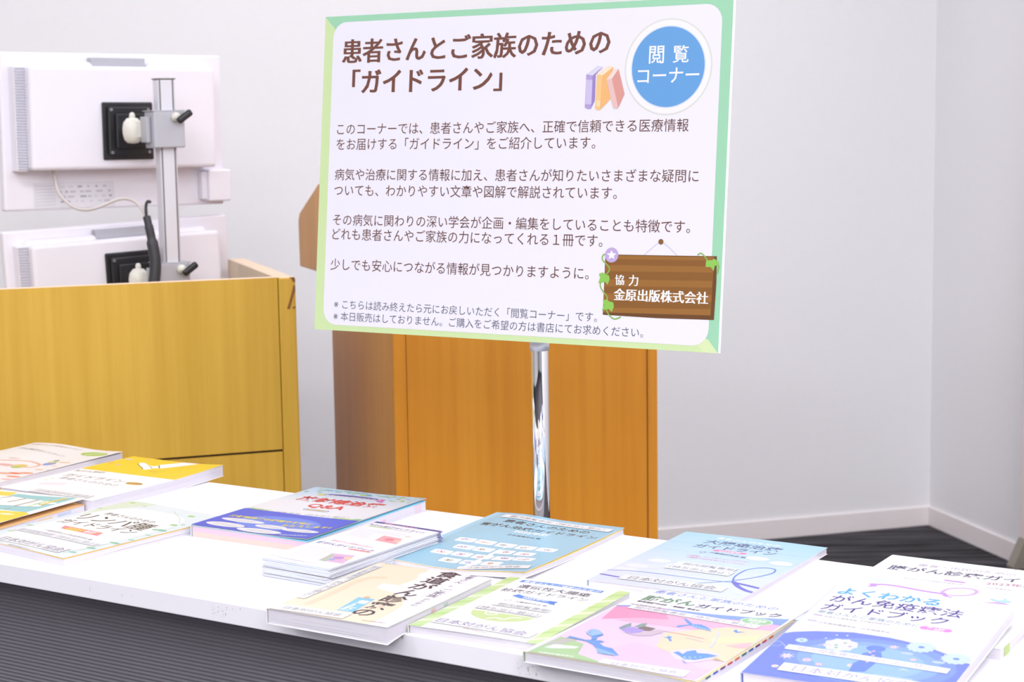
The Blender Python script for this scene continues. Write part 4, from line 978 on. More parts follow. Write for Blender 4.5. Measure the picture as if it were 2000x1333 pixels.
# ------------------------------------------------------------------ display table
T_ANG = math.radians(-32.14); TD = 0.479; TS0, TS1 = -0.56, 1.24
P0 = Vector((-0.60961, 2.03469, 0))
tab = thing('folding_table', 'long white laminate table with grey ribbed modesty panel, spread with booklets', 'table', (P0.x, P0.y, 0), T_ANG)
bm = bmesh.new(); box(bm, TS0, 0, TZ - .0235, TS1, TD, TZ, bev=.0012)
top = fin('tabletop', bm, M_table, tab)
bm = bmesh.new(); rr = random.Random(11)
for mx_, mz_, w_, h_ in [(147, -11.7, .5, 7), (196.6, -12.8, .6, 3.5), (213.2, -11.2, .8, .8), (272.8, -3.8, 1.0, .9), (584.3, -3.8, 2.2, 5), (340, -6, 1.2, .8), (346, -10, 2, 1), (350, -13, 1.2, 3), (371, -4.4, 2.2, 1), (360, -6, .8, 2), (344, -16, 1, .7), (733, -14.5, 1.2, 5), (742, -17.5, .9, 4)] + \
        [(rr.uniform(330, 352), rr.uniform(-19, -5), rr.uniform(.4, 1.4), rr.uniform(.4, 1.2)) for _ in range(26)] + [(rr.uniform(720, 745), rr.uniform(-20, -10), rr.uniform(.4, 1.2), rr.uniform(.6, 2)) for _ in range(16)]:
    b = bmesh.new(); vs_ = [b.verts.new((mx_ / 1000 + w_ / 2000 * math.cos(t * .785), -.00015, TZ + mz_ / 1000 + h_ / 2000 * math.sin(t * .785))) for t in range(8)]
    b.faces.new(vs_)
    for v in b.verts: v.co.z = min(v.co.z, TZ - .001)
    merge(bm, b); b.free()
ob = fin('scuff_marks', bm, plain('scuff_brown', (178, 166, 158), 1.0, .9, var=.2), top); ob['label'] = 'brownish scuffs on the front edge'; ob['kind'] = 'stuff'
bm = bmesh.new(); pz = TZ - .0235; n_r = 96; pitch = .0047; prof = []
for i in range(n_r):
    z = pz - i * pitch
    for k in range(6):
        a = k / 6 * 2 * math.pi; prof.append((.070 - .0011 * (1 - math.cos(a)) / 2 * 1.0, z - pitch * k / 6))
prof.append((.070, pz - n_r * pitch))
L = [bm.verts.new((TS0 + .05, y, z)) for y, z in prof]; R_ = [bm.verts.new((TS1 - .05, y, z)) for y, z in prof]
for i in range(len(prof) - 1):
    f = bm.faces.new((L[i], L[i + 1], R_[i + 1], R_[i])); f.smooth = True
box(bm, TS0 + .05, .0705, pz - n_r * pitch, TS1 - .05, .076, pz)
fin('modesty_panel', bm, M_rib, tab)
for lx in (TS0 + .09, TS1 - .09):
    for ly in (.07, TD - .05):
        bm = bmesh.new(); lathe(bm, [(.014, .0), (.016, .012), (.0125, .02), (.0125, TZ - .05), (.018, TZ - .045), (.018, TZ - .0235)], 20, Matrix.Translation((lx, ly, 0)))
        fin('leg', bm, M_leg, tab)

# ------------------------------------------------------------------ sign and its stand
PX, PY = 0.0350, 2.236
st = thing('sign_stand', 'chrome pole stand holding up the notice board behind the white table', 'stand', (PX, PY, 0), math.radians(-30.9))
bm = bmesh.new(); lathe(bm, [(.0112, .02), (.0112, TZ + .40), (.009, TZ + .405)], 48); fin('pole', bm, M_chrome, st)
bm = bmesh.new(); lathe(bm, [(.15, 0), (.15, .006), (.145, .010), (.05, .018), (.018, .026), (.0125, .05), (.0125, .055)], 48); fin('base', bm, M_chrome, st)
bm = bmesh.new(); lathe(bm, [(.0125, TZ + .2185), (.0125, TZ + .234)], 32); box(bm, -.02, -.016, TZ + .231, .02, .0, TZ + .246, bev=.001); fin('holder', bm, M_alu, st)
BC = Vector((-0.00067, 2.22871, TZ + 0.44405)); BA, BT = -0.53944, 0.10639
sb = thing('notice_board', 'white notice board with green border and Japanese lettering, held on the chrome stand', 'sign', BC, BA)
sb.rotation_euler = (-BT, 0, BA)
bm = bmesh.new(); box(bm, -.297, .0004, -.21, .297, .0074, .21, bev=.0004, seg=1); fin('panel', bm, M_white, sb)
s = Sheet(594, 420, lambda x, y, l: Vector(((x - 297) / 1000, .0003 - l, (210 - y) / 1000)), EBD, .4, .00006, 0)
mint, lime = (164, 221, 184), (214, 236, 176)
s.add(('R', 0, 0, 594, 420, lime, 0))
s.add(('P', [(0, 0), (594, 0), (594, 420), (560, 394), (560, 40), (40, 40)], mint))
s.add(('P', [(580, 404), (594, 420), (575, 420), (560, 404)], (224, 240, 184)))
s.add(('R', 14.2, 8.2, 580.6, 412.6, (246, 242, 252), 21))
for op in ART['board']: s.add(op)
s.build('printed_sheet', sb)

# ------------------------------------------------------------------ yellow console with monitors
con = thing('control_console', 'yellow oak control console with open top, in front of the white monitors', 'console', (-0.3809, 3.1, 0.1714), math.radians(19.2)); KC = 0.861; con.scale = (KC, KC, KC); ZB = -0.1714 / KC
CT = TZ + .1984; CW = 1.25; DP = .55; GZ = TZ - .161
bm = bmesh.new(); box(bm, -.036, 0, ZB, 0, DP, CT, bev=.004); sp = fin('side_panel', bm, [M_yellow, M_edge], con)
for p in sp.data.polygons:
    if p.normal.z > .9: p.material_index = 1
bm = bmesh.new(); box(bm, -CW, 0, ZB, -CW + .036, DP, CT, bev=.004); fin('side_panel', bm, M_yellow, con)
bm = bmesh.new(); box(bm, -CW + .0365, .001, GZ + .0025, -.0375, .030, CT); fp = fin('front_panel', bm, [M_yellow, M_edge], con)
for p in fp.data.polygons:
    if p.normal.z > .9: p.material_index = 1
bm = bmesh.new(); box(bm, -CW + .0365, .001, ZB + .08, -.0375, .026, GZ - .0025); fin('lower_panel', bm, M_yellow, con)
bm = bmesh.new(); box(bm, -CW + .036, .008, GZ - .003, -.036, .024, GZ + .003); fin('panel_gap', bm, M_dark, con)
bm = bmesh.new(); box(bm, -CW + .0365, .04, ZB, -.0365, .06, ZB + .08); fin('plinth', bm, M_dark, con)
bm = bmesh.new(); box(bm, -CW + .0365, .0305, .44, -.0365, DP - .005, .462); fin('desk_shelf', bm, M_inner, con)
bm = bmesh.new(); box(bm, -.0405, .0305, .462, -.0365, DP - .001, CT - .0005); fin('side_lining', bm, M_inner, con)
bm = bmesh.new()
for pts in ([(-.0125, -.0005), (-.003, -.0008), (-.0008, -.006), (-.001, -.0115), (-.0052, -.0105), (-.0085, -.004)], [(-.0195, -.0655), (-.0135, -.048), (-.0065, -.024), (-.0045, -.0165), (-.001, -.018), (-.001, -.028), (-.0075, -.046), (-.0135, -.066)], [(-.008, -.0625), (-.0015, -.0605), (-.0015, -.0635), (-.007, -.066)]):
    prism(bm, [(x, CT + z) for x, z in pts], 'y', -.0006, .002)
fin('chipped_corner', bm, M_chip, con)['label'] = 'brown chipped corner'

def wirebox(bm, x0, z0, x1, z1, y0, y1, bev): box(bm, x0, y0, z0, x1, y1, z1, bev=bev, seg=3)
def monitor(label, loc, rz, tilt, roll, vz, bump):
    t = thing('monitor', label, 'monitor', loc, 0); t.scale = (KC, KC, KC)
    t.rotation_euler = (Matrix.Rotation(rz, 3, 'Z') @ Matrix.Rotation(-tilt, 3, 'X') @ Matrix.Rotation(-roll, 3, 'Y')).to_euler()
    bm = bmesh.new(); wirebox(bm, -.265, -.1725, .265, .1725, 0, .028, .005); fin('bezel', bm, M_mon, t, )
    bm = bmesh.new(); wirebox(bm, -.222, -.084, .219, .142, -.06, .001, .008)
    wirebox(bm, -.226, .10, -.062, .153, -.034, .001, .012); wirebox(bm, .066, .10, .2, .153, -.034, .001, .012)
    fin('rear_housing', bm, M_mon, t)
    bm = bmesh.new(); box(bm, -.064, -.024, .1425, .064, .0005, .162, bev=.001); fin('handle_recess', bm, M_mon2, t)
    bm = bmesh.new()
    for i in range(36): z = -.082 + i * .0062; box(bm, -.2445, -.036, z, -.2215, -.0, z + .0034)
    fin('vent', bm, M_vent, t)
    bm = bmesh.new(); box(bm, -.246, -.033, -.086, -.221, .0005, .141, bev=.002); fin('vent_frame', bm, M_mon, t)
    bm = bmesh.new()
    for w, y0, y1 in ((.060, -.066, -.0595), (.050, -.076, -.066), (.036, -.086, -.076)): box(bm, -w, y0, vz - w * 1.06, w, y1, vz + w * 1.06, bev=.003)
    vp = fin('mounting_plate', bm, M_black, t)
    for sx in (-.044, .044):
        for sz in (-.047, .047): bm = bmesh.new(); lathe(bm, [(.0035, 0), (.0035, .002)], 12, Matrix.Translation((sx, -.076, vz + sz)) @ Matrix.Rotation(math.pi / 2, 4, 'X')); fin('screw', bm, M_leg, vp)
    if bump:
        bm = bmesh.new(); wirebox(bm, .210, -.164, .267, -.091, -.034, .004, .004); wirebox(bm, .198, -.160, .214, -.095, -.022, .0, .004); fin('corner_block', bm, M_mon, t)
    sh = Sheet(190, 56, lambda x, y, l: Vector((-.2 + x / 1000, -.0004 - l, -.112 - y / 1000)), EV, .6, .00005, 0)
    sh.add(('R', 0, 0, 190, 56, (220, 218, 226), 0)); r2 = random.Random(5)
    for i in range(7): sh.add(('R', 4, 6 + i * 7, 52, 8.5 + i * 7, (204, 203, 214), 0))
    for i in range(4):
        x = 62
        while x < 180:
            w = r2.uniform(4, 16); sh.add(('R', x, 8 + i * 11, min(184, x + w), 12.5 + i * 11, r2.choice([(190, 190, 202), (168, 168, 182), (205, 204, 214)]), 1)); x += w + r2.uniform(3, 14)
    sh.build('rating_label', t)
    return t
monitor('upper white monitor seen from behind, on the aluminium pole', (-.7627, 3.4457, 1.2212), .632, 0, -.0074, 0.0, True)
monitor('lower white monitor seen from behind, half hidden by the yellow console', (-.7616, 3.4443, .8943), .5766, .0009, .0337, .048, False)
pl = thing('monitor_pole', 'aluminium pole with clamps carrying the two white monitors', 'pole', (-.6436, 3.3252, .1714), math.radians(30)); pl.scale = (KC, KC, KC)
bm = bmesh.new(); box(bm, -.0195, -.0155, .474, .0195, .0195, TZ + .610, bev=.004, seg=3)
pole = fin('pole', bm, M_alu, pl)
bm = bmesh.new(); box(bm, -.0165, -.0159, .48, -.0135, -.015, TZ + .609); box(bm, .0125, -.0159, .48, .0155, -.015, TZ + .609); fin('slot', bm, plain('slot_dark', (110, 106, 112), 1, .6), pole)
bm = bmesh.new(); box(bm, -.021, -.017, TZ + .609, .021, .021, TZ + .612, bev=.001); fin('end_cap', bm, plain('cap_grey', (120, 118, 112), 1, .5), pl)
bm = bmesh.new(); box(bm, -.07, -.06, .4625, .07, .06, .475, bev=.003); fin('foot_plate', bm, M_alu2, pl)
for cz in (TZ + .462, TZ + .132):
    bm = bmesh.new(); box(bm, -.037, -.032, cz, .033, .030, cz + .080, bev=.003); box(bm, -.040, -.0325, cz + .079, .036, .031, cz + .081)
    cl = fin('clamp', bm, M_alu2, pl)
    bm = bmesh.new(); lathe(bm, [(.010, 0), (.010, .008), (.004, .009), (.004, .016)], 20, Matrix.Translation((.012, -.031, cz + .066)) @ Matrix.Rotation(math.pi / 2, 4, 'X')); fin('bolt', bm, M_ivory, cl)
    bm = bmesh.new(); b = bmesh.new(); box(b, -.019, -.007, -.0075, .019, .006, .0075, bev=.005, seg=3); merge(bm, b, 0, Matrix.Translation((.026, -.051, cz + .067)) @ Matrix.Rotation(math.radians(-35), 4, 'Y')); b.free(); fin('knob', bm, M_black, cl)
    # ball joint towards the monitor
    J = Vector((-.0585, .047, cz + .040)); bm = bmesh.new()
    prof = [(.001, -.030), (.012, -.0285), (.0185, -.022), (.0215, -.010), (.022, .003), (.0195, .016), (.012, .025), (.001, .027)]
    lathe(bm, prof, 28, Matrix.Translation(J))
    lathe(bm, [(.006, .02), (.0065, .030), (.005, .036), (.002, .038)], 14, Matrix.Translation(J))
    tube(bm, [J + Vector((0, .0, 0)), J + Vector((.008, .024, 0)), J + Vector((.0165, .0505, 0))], .0135, 16)
    box(bm, -.0575, .026, cz + .022, -.038, .046, cz + .060, bev=.003); fin('ball_joint', bm, M_ivory, cl)
    bm = bmesh.new(); box(bm, -.0470, -.012, cz + .012, -.0372, .030, cz + .068, bev=.002); fin('side_bracket', bm, M_alu2, cl)
bm = bmesh.new(); tube(bm, [(x * KC, (y + .02) * KC, (TZ + z) * KC + .1714) for x, y, z in [(-1.009, 3.86, .45), (-1.003, 3.87, .411), (-.991, 3.85, .375), (-.977, 3.83, .358), (-.95, 3.82, .337), (-.922, 3.81, .331), (-.894, 3.81, .336), (-.849, 3.82, .353), (-.821, 3.83, .348), (-.801, 3.82, .33), (-.790, 3.81, .305), (-.786, 3.80, .285)]], .0031, 10)
tag(fin('cable', bm, M_cable), 'thin pale grey cable looping from the upper monitor to the black sleeve', 'cable')
bm = bmesh.new(); tube(bm, [(x * KC, y * KC, (TZ + z) * KC + .1714) for x, y, z in [(-.789, 3.825, .315), (-.784, 3.822, .293), (-.778, 3.82, .259), (-.772, 3.815, .214), (-.776, 3.81, .169), (-.785, 3.81, .12), (-.79, 3.82, -.05), (-.80, 3.85, -.249)]], [.0073, .0082, .0108, .0108, .0108, .0108, .0108, .0108], 14)
tube(bm, [(x * KC, y * KC, (TZ + z) * KC + .1714) for x, y, z in [(-.789, 3.825, .312), (-.790, 3.827, .335), (-.786, 3.828, .347), (-.779, 3.828, .345)]], .0029, 8)
tag(fin('cable_sleeve', bm, plain('cable_black', (52, 52, 58), 1, .5, var=.1)), 'thick black cable sleeve running down beside the aluminium pole', 'cable')

# ------------------------------------------------------------------ lectern
lec = thing('lectern', 'orange brown wooden lectern standing behind the notice board', 'lectern', (-0.208, 3.0486, 0.159), math.radians(20)); KL = 0.871; lec.scale = (KL, KL, KL); ZL = -0.159 / KL
LW = .5817; DB = .494; OV = .022
def side(x0, x1, name='side_panel'):
    bm = bmesh.new(); prism(bm, [(0, ZL), (DB, ZL), (DB, TZ + .178), (0, TZ + .178)], 'x', x0, x1, bev=.0015)
    o = fin(name, bm, [M_orange, M_brown], lec)
    for p in o.data.polygons:
        if abs(p.normal.x) > .9: p.material_index = 1
side(0, .027); side(LW - .022, LW)
bm = bmesh.new(); box(bm, 0.0285, .003, ZL + .06, LW - .024, .022, TZ + .178); fin('front_panel', bm, M_orange, lec)
bm = bmesh.new(); box(bm, .027, .010, ZL, LW - .022, .021, TZ + .177); fin('front_groove', bm, M_dark, lec)
bm = bmesh.new(); box(bm, .027, DB - .16, .45, LW - .022, DB - .005, .468); fin('shelf', bm, M_brown, lec)
for x0, x1 in ((-OV, .006), (LW - .006, LW + OV)):
    bm = bmesh.new(); prism(bm, [(-.012, TZ + .175), (.70, TZ + .175), (.703, TZ + .283), (.688, TZ + .302), (.50, TZ + .375), (.05, TZ + .42), (-.012, TZ + .42)], 'x', x0, x1, bev=.003); fin('desk_side', bm, M_brown, lec)
bm = bmesh.new(); box(bm, .0065, -.012, TZ + .179, LW - .0065, .012, TZ + .419); fin('desk_front', bm, M_orange, lec)
bm = bmesh.new(); prism(bm, [(.012, TZ + .40), (.012, TZ + .384), (.60, TZ + .24), (.60, TZ + .258)], 'x', .0065, LW - .0065); fin('desk_top', bm, M_brown, lec)
bm = bmesh.new(); box(bm, .0065, .0125, TZ + .179, LW - .0065, .69, TZ + .195); fin('desk_bottom', bm, M_brown, lec)

# ------------------------------------------------------------------ rolling partition at the right edge
rp = thing('rolling_partition', 'pale rolling partition with a grey foot, cut off by the right edge', 'partition', (1.345, 4.56, 0), math.radians(-74.9))
bm = bmesh.new(); box(bm, .004, -.012, .03, .04, .014, 1.85, bev=.002); fin('post', bm, plain('partition_post', (226, 214, 214), EV, .5, var=.02), rp)
bm = bmesh.new(); box(bm, .04, -.008, .25, 1.2, .010, 1.82, bev=.002); fin('panel', bm, plain('partition_panel', (228, 224, 230), EV, .6, var=.01), rp)
bm = bmesh.new(); box(bm, 1.2, -.012, .03, 1.236, .014, 1.85, bev=.002); fin('post', bm, plain('partition_post', (226, 214, 214), EV, .5, var=.02), rp)
for fx in (.022, 1.218):
    bm = bmesh.new(); prism(bm, [(-.006, .118), (-.016, .118), (-.050, .046), (-.050, .038), (.23, .038), (.23, .046), (.018, .118)], 'x', fx - .016, fx + .016, bev=.002); ft = fin('foot', bm, M_foot, rp)
    for cy_ in (-.034, .21):
        bm = bmesh.new(); lathe(bm, [(.012, -.009), (.019, -.0085), (.019, .0085), (.012, .009)], 24, Matrix.Translation((fx, cy_, .019)) @ Matrix.Rotation(math.pi / 2, 4, 'Y')); fin('caster', bm, plain('caster_grey', (176, 172, 172), 1, .4, var=.05), ft)

# ------------------------------------------------------------------ booklets
B5, A5, A4 = (182, 257), (148, 210), (210, 297)
def slab_grid(V, F, MI, fmap, w, h, th, mi, nx=12, ny=16):
    o = len(V); N = (nx + 1) * (ny + 1)
    for l in (0.0, -th):
        for j in range(ny + 1):
            for i in range(nx + 1): V.append(fmap(w * i / nx, h * j / ny, l))
    g = lambda i, j, k: o + k * N + j * (nx + 1) + i
    for j in range(ny):
        for i in range(nx):
            F.append([g(i, j, 0), g(i, j + 1, 0), g(i + 1, j + 1, 0), g(i + 1, j, 0)]); F.append([g(i, j, 1), g(i + 1, j, 1), g(i + 1, j + 1, 1), g(i, j + 1, 1)])
    for i in range(nx):
        F.append([g(i, 0, 0), g(i + 1, 0, 0), g(i + 1, 0, 1), g(i, 0, 1)]); F.append([g(i, ny, 0), g(i, ny, 1), g(i + 1, ny, 1), g(i + 1, ny, 0)])
    for j in range(ny):
        F.append([g(0, j, 0), g(0, j, 1), g(0, j + 1, 1), g(0, j + 1, 0)]); F.append([g(nx, j, 0), g(nx, j + 1, 0), g(nx, j + 1, 1), g(nx, j, 1)])
    MI += [mi] * (len(F) - len(MI))
def sheet_obj(name, fmap, w, h, th, mat, parent, nx=12, ny=16):
    V, F, MI = [], [], []; slab_grid(V, F, MI, fmap, w, h, th, 0, nx, ny)
    me = bpy.data.meshes.new(name); me.from_pydata([tuple(v) for v in V], [], F); me.update()
    for p in me.polygons: p.use_smooth = abs(p.normal.z) > .7
    return link(name, me, mat, parent)
ink = {'B': 1.75, 'G': 1.8, 'J': 1.36, 'L': 1.4, 'F': 1.6, 'E': 1.55}      # depth of the printing ink of each cover
def Z0(x, y): return 0.0
def book(key, label, t, pose, size, top=Z0, bot=Z0, gap=Z0, end=None, spine=(250, 249, 253), tilt=0.0, z=0.0, cat='book', stripes=None, tabs=None, group='patient guide booklets on the table', inset=1.0):
    w, h = size; x_, y_, a = pose
    bk = thing('booklet', label, cat, (x_, y_, TZ + z), a, group)
    if tilt: bk.rotation_euler = (Matrix.Rotation(a, 3, 'Z') @ Matrix.Rotation(tilt, 3, 'X')).to_euler()
    P = lambda x, y, zz: Vector(((x - w / 2) / 1000, (h / 2 - y) / 1000, zz))
    fc = lambda x, y, l: P(x, y, t + top(x / w, y / h) + l)
    eg = .0007 if end else 0.0
    bt = lambda x, y: t - .0004 - eg + top(x / w, y / h) - gap(x / w, y / h)
    # page block
    V, F, MI = [], [], []; iw, ih = w - 1.2 - inset, h - 2 * inset; nz = 1
    zb = lambda x, y: .0004 + bot(x / w, y / h)
    fm = lambda x, y, l: P(x + 1.2, y + inset, bt(x + 1.2, y + inset) if l == 0 else zb(x + 1.2, y + inset))
    slab_grid(V, F, MI, fm, iw, ih, 1.0, 0)
    me = bpy.data.meshes.new('page_block'); me.from_pydata([tuple(v) for v in V], [], F); me.update()
    blk = link('page_block', me, M_paper, bk)
    # leaves seen on the edges: thin grooves as darker lines
    V, F, MI, mats = [], [], [], []
    def edge_strip(side, f0, f1, u0, u1, col, off=.00012, n=14):
        m = plain('page_tint', col, 1.5, .8); 
        if m not in mats: mats.append(m)
        o = len(V)
        for i in range(n + 1):
            q = u0 + (u1 - u0) * i / n
            if side == 'R': x, y = w - inset + off * 1000, inset + q * ih
            else: x, y = 1.2 + q * iw, h - inset + off * 1000
            xx, yy = min(x, w), min(y, h); a0, a1 = zb(xx, yy), bt(xx, yy)
            V.append(P(x, y, a0 + (a1 - a0) * f0)); V.append(P(x, y, a0 + (a1 - a0) * f1))
        for i in range(n):
            b = o + 2 * i
            F.append([b, b + 2, b + 3, b + 1] if side == 'B' else [b, b + 1, b + 3, b + 2]); MI.append(mats.index(m))
    r_ = random.Random(key)
    for sd in 'RB':
        for i in range(max(3, int(t * 500))):
            q = r_.uniform(.06, .94); edge_strip(sd, q, q + .00022 / t, r_.uniform(0, .25), r_.uniform(.7, 1), (226, 222, 234), .0001)
    for args in stripes or []: edge_strip(*args)
    if V:
        me = bpy.data.meshes.new('page_edge'); me.from_pydata([tuple(v) for v in V], [], F)
        for p, mi in zip(me.polygons, MI): p.material_index = mi
        me.update(); link('page_edge', me, mats, blk)
    if end: sheet_obj('endpaper', lambda x, y, l: P(x + .6, y + .3, bt(x, y) + eg - .0001 + l), w - .8, h - .6, eg - .0002, plain('endpaper', end, 1.0, .6), bk)
    # covers
    sh = Sheet(w, h, fc, ink.get(key, 1.5), .32, white=.02)
    for op in ART[key]:
        if op[0] in ('T', 'V'): sh.add(op[:6] + (tuple(int(v * (.82 if max(op[6]) - min(op[6]) < 100 and max(op[6]) < 254 else 1)) for v in op[6]), max(.006, op[7] * .8)))
        elif op[0] not in ('S', 'SV'): sh.add(op)
    sh.mats.append(M_white); slab_grid(sh.V, sh.F, sh.MI, lambda x, y, l: fc(x, y, l - .00002), w, h, .00025, len(sh.mats) - 1)
    cv = sh.build('front_cover', bk)
    sheet_obj('back_cover', lambda x, y, l: P(x, y, .0003 + bot(x / w, y / h) + l), w, h, .0003, M_white, bk)
    V, F, MI = [], [], []
    slab_grid(V, F, MI, lambda x, y, l: P(l * 1000 * -1, y, .0003 + bot(0, y / h) + (t + top(0, y / h) - .0006 - bot(0, y / h)) * x), 1, h, -.0011, 0, 1, 16)
    me = bpy.data.meshes.new('spine'); me.from_pydata([tuple(v) for v in V], [], F); me.update(); link('spine', me, plain('spine_print', spine, 1.2, .4), bk)
    for op in ART[key]:
        if op[0] == 'S':
            _, pts, text, x0, y0, x1, y1, col = op
            cx = sum(p[0] for p in pts) / 4; cy = sum(p[1] for p in pts) / 4; an = math.atan2(y1 - y0, x1 - x0)
            sw = ((pts[1][0] - pts[0][0]) + (pts[2][0] - pts[3][0])) / 2; shh = (abs(pts[3][1] - pts[0][1]) + abs(pts[2][1] - pts[1][1])) / 2
            L_ = math.hypot(x1 - x0, y1 - y0); n = len(text); em = L_ / n; shh = max(em * 1.25, min(shh, em * 2.0)); cy = (y0 + y1) / 2; ca, sa = math.cos(an), math.sin(an)
            R4 = [(cx + a_ * sw / 2 * ca - b_ * shh / 2 * sa, cy + a_ * sw / 2 * sa + b_ * shh / 2 * ca) for a_, b_ in ((-1, -1), (1, -1), (1, 1), (-1, 1))]
            ops = [('P', R4, (255, 254, 255)), ('T', text, x0, y0, x1, y1, col, .0)]
        elif op[0] == 'SV':
            _, x0, y0, x1, y1, text, col = op
            ops = [('R', x0, y0, x1, y1, (255, 254, 255), 0), ('V', text, (x0 + x1) / 2, y0 + 4, (x0 + x1) / 2, y1 - 4, col, 0)]
        else: continue
        ss = Sheet(w, h, lambda x, y, l: fc(x, y, l + .0006), EH, .4, white=.02)
        for q in ops: ss.add(q)
        ss.build('paper_label', cv)['label'] = 'white paper label'
    if tabs:
        for k, (y0, y1, col) in enumerate(tabs):
            Vt = []; zt = bt(w, (y0 + y1) / 2)
            bm = bmesh.new(); box(bm, (w / 2 - inset - .2) / 1000, (h / 2 - y1) / 1000, zt - .0026, (w / 2 - inset + .25) / 1000, (h / 2 - y0) / 1000, zt - .0002)
            fin('index_mark', bm, plain('index_mark', col, 1.3, .7), blk)
    return bk
G0 = 'patient guide booklets on the table'
book('A', 'sky blue booklet with rows of white icons, right of the leaflet stack', .0092, (-.0063, 2.0678, -.5109), B5,
     top=lambda u, v: .0027 * math.exp(-((u - .22) / .2) ** 2) * max(0, 1 - 1.3 * v) - .0042 * math.exp(-((u - .42) / .34) ** 2) * max(0, (v - .35) / .65) ** 1.5 + .0035 * max(0, u - .55) / .45 * v * v - .001 * u * (1 - v), bot=lambda u, v: .0055 * max(0, (u - .35) / .65) ** 2 * max(0, (v - .3) / .7) ** 2,
     gap=lambda u, v: .0018 * max(0, (u - .5) / .5) ** 2 * (.3 + .7 * math.sin(math.pi * min(1, v * .95))), end=(226, 202, 110), spine=(168, 212, 234))
book('B', 'thick booklet with red title and bright blue paper band, behind the leaflet stack', .0155, (-.2601, 2.2175, -.5407), B5,
     top=lambda u, v: .002 * max(0, (u - .4) / .6) ** 2, gap=lambda u, v: .0028 * max(0, (u - .45) / .55) ** 2, end=(120, 190, 216), spine=(214, 230, 246),
     stripes=[('B', .0, .5, .0, 1.0, (250, 224, 214), .0002), ('B', .5, .93, .0, 1.0, (248, 214, 234), .0002), ('R', .1, .9, .04, .1, (246, 226, 238), .00025, 3), ('R', .35, .6, .36, .40, (248, 206, 226), .00025, 3)])
book('C', 'thick cream booklet with large vertical dark title, overhanging the table front edge', .0160, (-.1409, 1.8212, -.5125), A5, top=lambda u, v: -.0008 * u * u, bot=lambda u, v: -.0030 * u * max(0, (v - .88) / .12), spine=(250, 246, 248),
     stripes=[('R', .55, .8, .56, .60, (246, 206, 206), .00025, 3), ('R', .55, .8, .44, .48, (206, 226, 214), .00025, 3)])
book('D', 'white booklet with light green striped side borders and blue ribbons', .0088, (.0073, 1.7785, -.5095), A5, top=lambda u, v: .0006 * math.sin(math.pi * u), spine=(236, 240, 226))
book('E', 'pale blue booklet with a thin blue ribbon loop, at the back of the table', .0072, (.2231, 1.9572, -.5392), B5, top=lambda u, v: .001 * math.sin(math.pi * u * .8), spine=(206, 226, 248))
tabcol = [(222, 96, 56), (214, 56, 96), (112, 46, 120), (44, 90, 180), (40, 104, 112)]
book('F', 'booklet with blue birds flying over a pink and lilac sky', .0108, (.1522, 1.6829, -.5648), B5,
     top=lambda u, v: .0020 * max(0, (u - .5) / .5) ** 2 * (1 - v) + .001 * math.sin(math.pi * u), gap=lambda u, v: .0016 * max(0, (u - .6) / .4) ** 2, end=(240, 226, 170), spine=(206, 222, 196),
     tabs=[(86 + 15.5 * k, 96 + 15.5 * k, tabcol[k % 5]) for k in range(10)])
hk = book('H', 'large white booklet with purple ribbon, lying under the blue flower booklet', .0118, (.4439, 1.7854, -.551), A4, spine=(250, 248, 253),
     stripes=[('R', .0, 1.0, .90, .96, (206, 232, 150), .0003, 3)])
book('G', 'white booklet with violet blue lower half, white gears and cyan heading', .0118, (.3463, 1.6096, -.5202), B5, top=lambda u, v: .0004 * math.sin(math.pi * u), tilt=math.asin(.0192 / .257), z=.0105, spine=(150, 166, 248))
book('I', 'white booklet with leafy green border, at the left front of the table', .0110, (-.5206, 2.1684, -.6635), B5, top=lambda u, v: .0012 * math.sin(math.pi * u) * v, gap=lambda u, v: .0006 * u * u, end=(232, 196, 84), spine=(240, 246, 248))
book('J', 'booklet with yellow top and drawn white brush, overhanging the back edge', .0155, (-.5687, 2.4610, -.5800), B5, top=lambda u, v: .0045 * max(0, (u - .45) / .55) ** 2 * max(0, 1 - v * 2.2) ** 1.5, bot=lambda u, v: .0035 * max(0, (u - .45) / .55) ** 2 * max(0, 1 - v * 2.4) ** 1.5, spine=(252, 222, 90))
book('K', 'white booklet with green oval and red swirls, at the far left corner', .0125, (-.7436, 2.6018, -.5115), B5, top=lambda u, v: .0018 * math.sin(2 * math.pi * u) * (1 - v) + .001, gap=lambda u, v: .0022 * max(0, (u - .5) / .5) ** 2 * (1 - v), spine=(250, 249, 253))
book('L', 'yellow and teal booklet with white speech ovals, cut by the left edge', .0160, (-.7153, 2.2403, -.4983), B5, top=lambda u, v: .0015 * u * u, gap=lambda u, v: .0075 * max(0, (u - .35) / .65) ** 1.6, spine=(250, 220, 90),
     end=(226, 178, 120), stripes=[('R', .3, .75, .1, .2, (214, 224, 250), .00025, 3), ('R', .2, .7, .24, .34, (250, 226, 196), .00025, 3)])

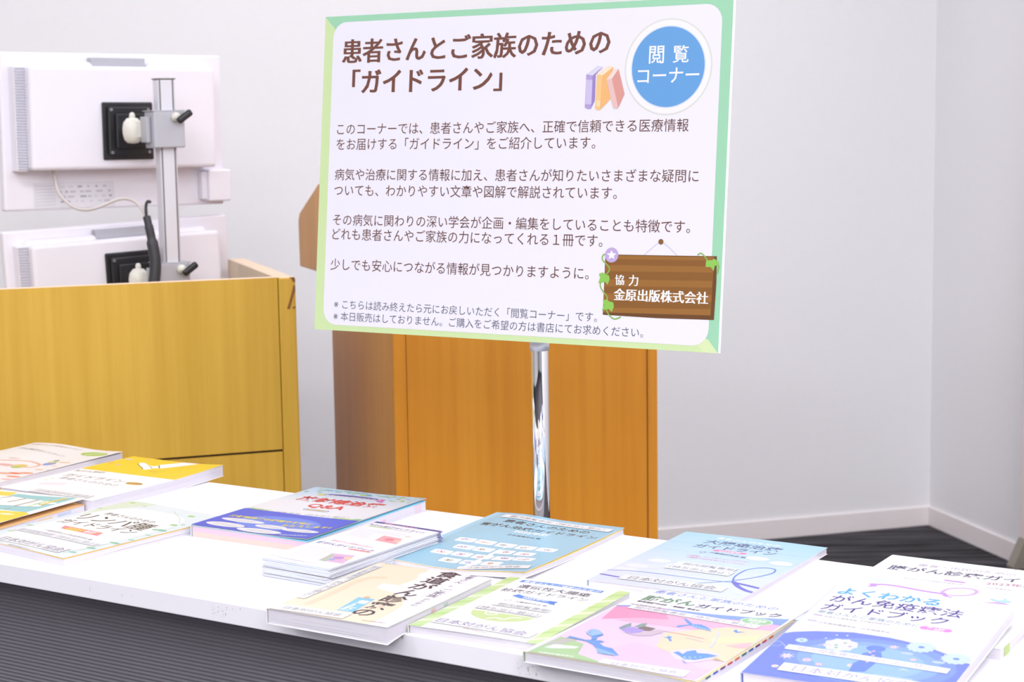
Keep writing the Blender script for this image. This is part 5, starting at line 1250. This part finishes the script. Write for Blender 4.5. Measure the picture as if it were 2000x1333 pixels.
# ------------------------------------------------------------------ stack of folded leaflets
NL = 12; TH = .00178
M_fold_shade = plain('leaflet_fold_shade_blue', (214, 226, 250), 1.1, .6)  # bluish shadow in the gap of each fold, put into the colour
def leaflet_mesh():
    w, h = 100, 210
    P = lambda x, y, zz: Vector(((x - w / 2) / 1000, (h / 2 - y) / 1000, zz))
    fm = lambda x, y, l: P(x, y, TH + .0002 * math.sin(math.pi * x / w) + l)
    sh = Sheet(w, h, fm, 1.55, .35, step=.00003, white=.02)
    for op in ART['M']: sh.add(op)
    k = len(sh.mats); sh.mats += [M_white, M_fold_shade, plain('leaflet_navy', (84, 84, 160), 1.3, .5)]
    slab_grid(sh.V, sh.F, sh.MI, lambda x, y, l: fm(x, y, l - .00001), w, h, .0003, k, 6, 8)
    slab_grid(sh.V, sh.F, sh.MI, lambda x, y, l: P(x, y, .0003 + l), w, h, .0003, k, 6, 8)
    slab_grid(sh.V, sh.F, sh.MI, lambda x, y, l: P(x + 1, y + 1.2, (.00125 if l == 0 else .00035)), w - 2.5, h - 2.2, 1.0, k + 1, 4, 6)
    slab_grid(sh.V, sh.F, sh.MI, lambda x, y, l: P(x + w - 1, y, (TH - .0004 if l == 0 else .0003)), 1.1, 6.5, 1.0, k + 2, 1, 1)
    return sh
ordin = ['bottom leaflet', 'second leaflet from the bottom', 'third leaflet from the bottom', 'fourth leaflet from the bottom', 'fifth leaflet from the bottom', 'sixth leaflet from the bottom', 'sixth leaflet from the top', 'fifth leaflet from the top', 'fourth leaflet from the top', 'third leaflet from the top', 'second leaflet from the top', 'topmost leaflet']
first = None; r3 = random.Random(21)
for i in range(NL):
    if first is None: o = first = leaflet_mesh().build('leaflet', None)
    else: o = first.copy(); COL.objects.link(o)
    last = i == NL - 1
    dx, dy, da = (0, 0, 0) if last else (r3.uniform(-.0022, .0012), r3.uniform(-.002, .002), math.radians(r3.uniform(-1.1, 1.1)))
    o.location = (-.1877 + dx, 2.0162 + dy, TZ + .0001 + i * TH * 1.012); o.rotation_euler = (0, 0, -.5967 + da)
    tag(o, ('%s in the white stack beside the blue band booklet' % ordin[i]), 'leaflet', 'folded leaflets in the stack')
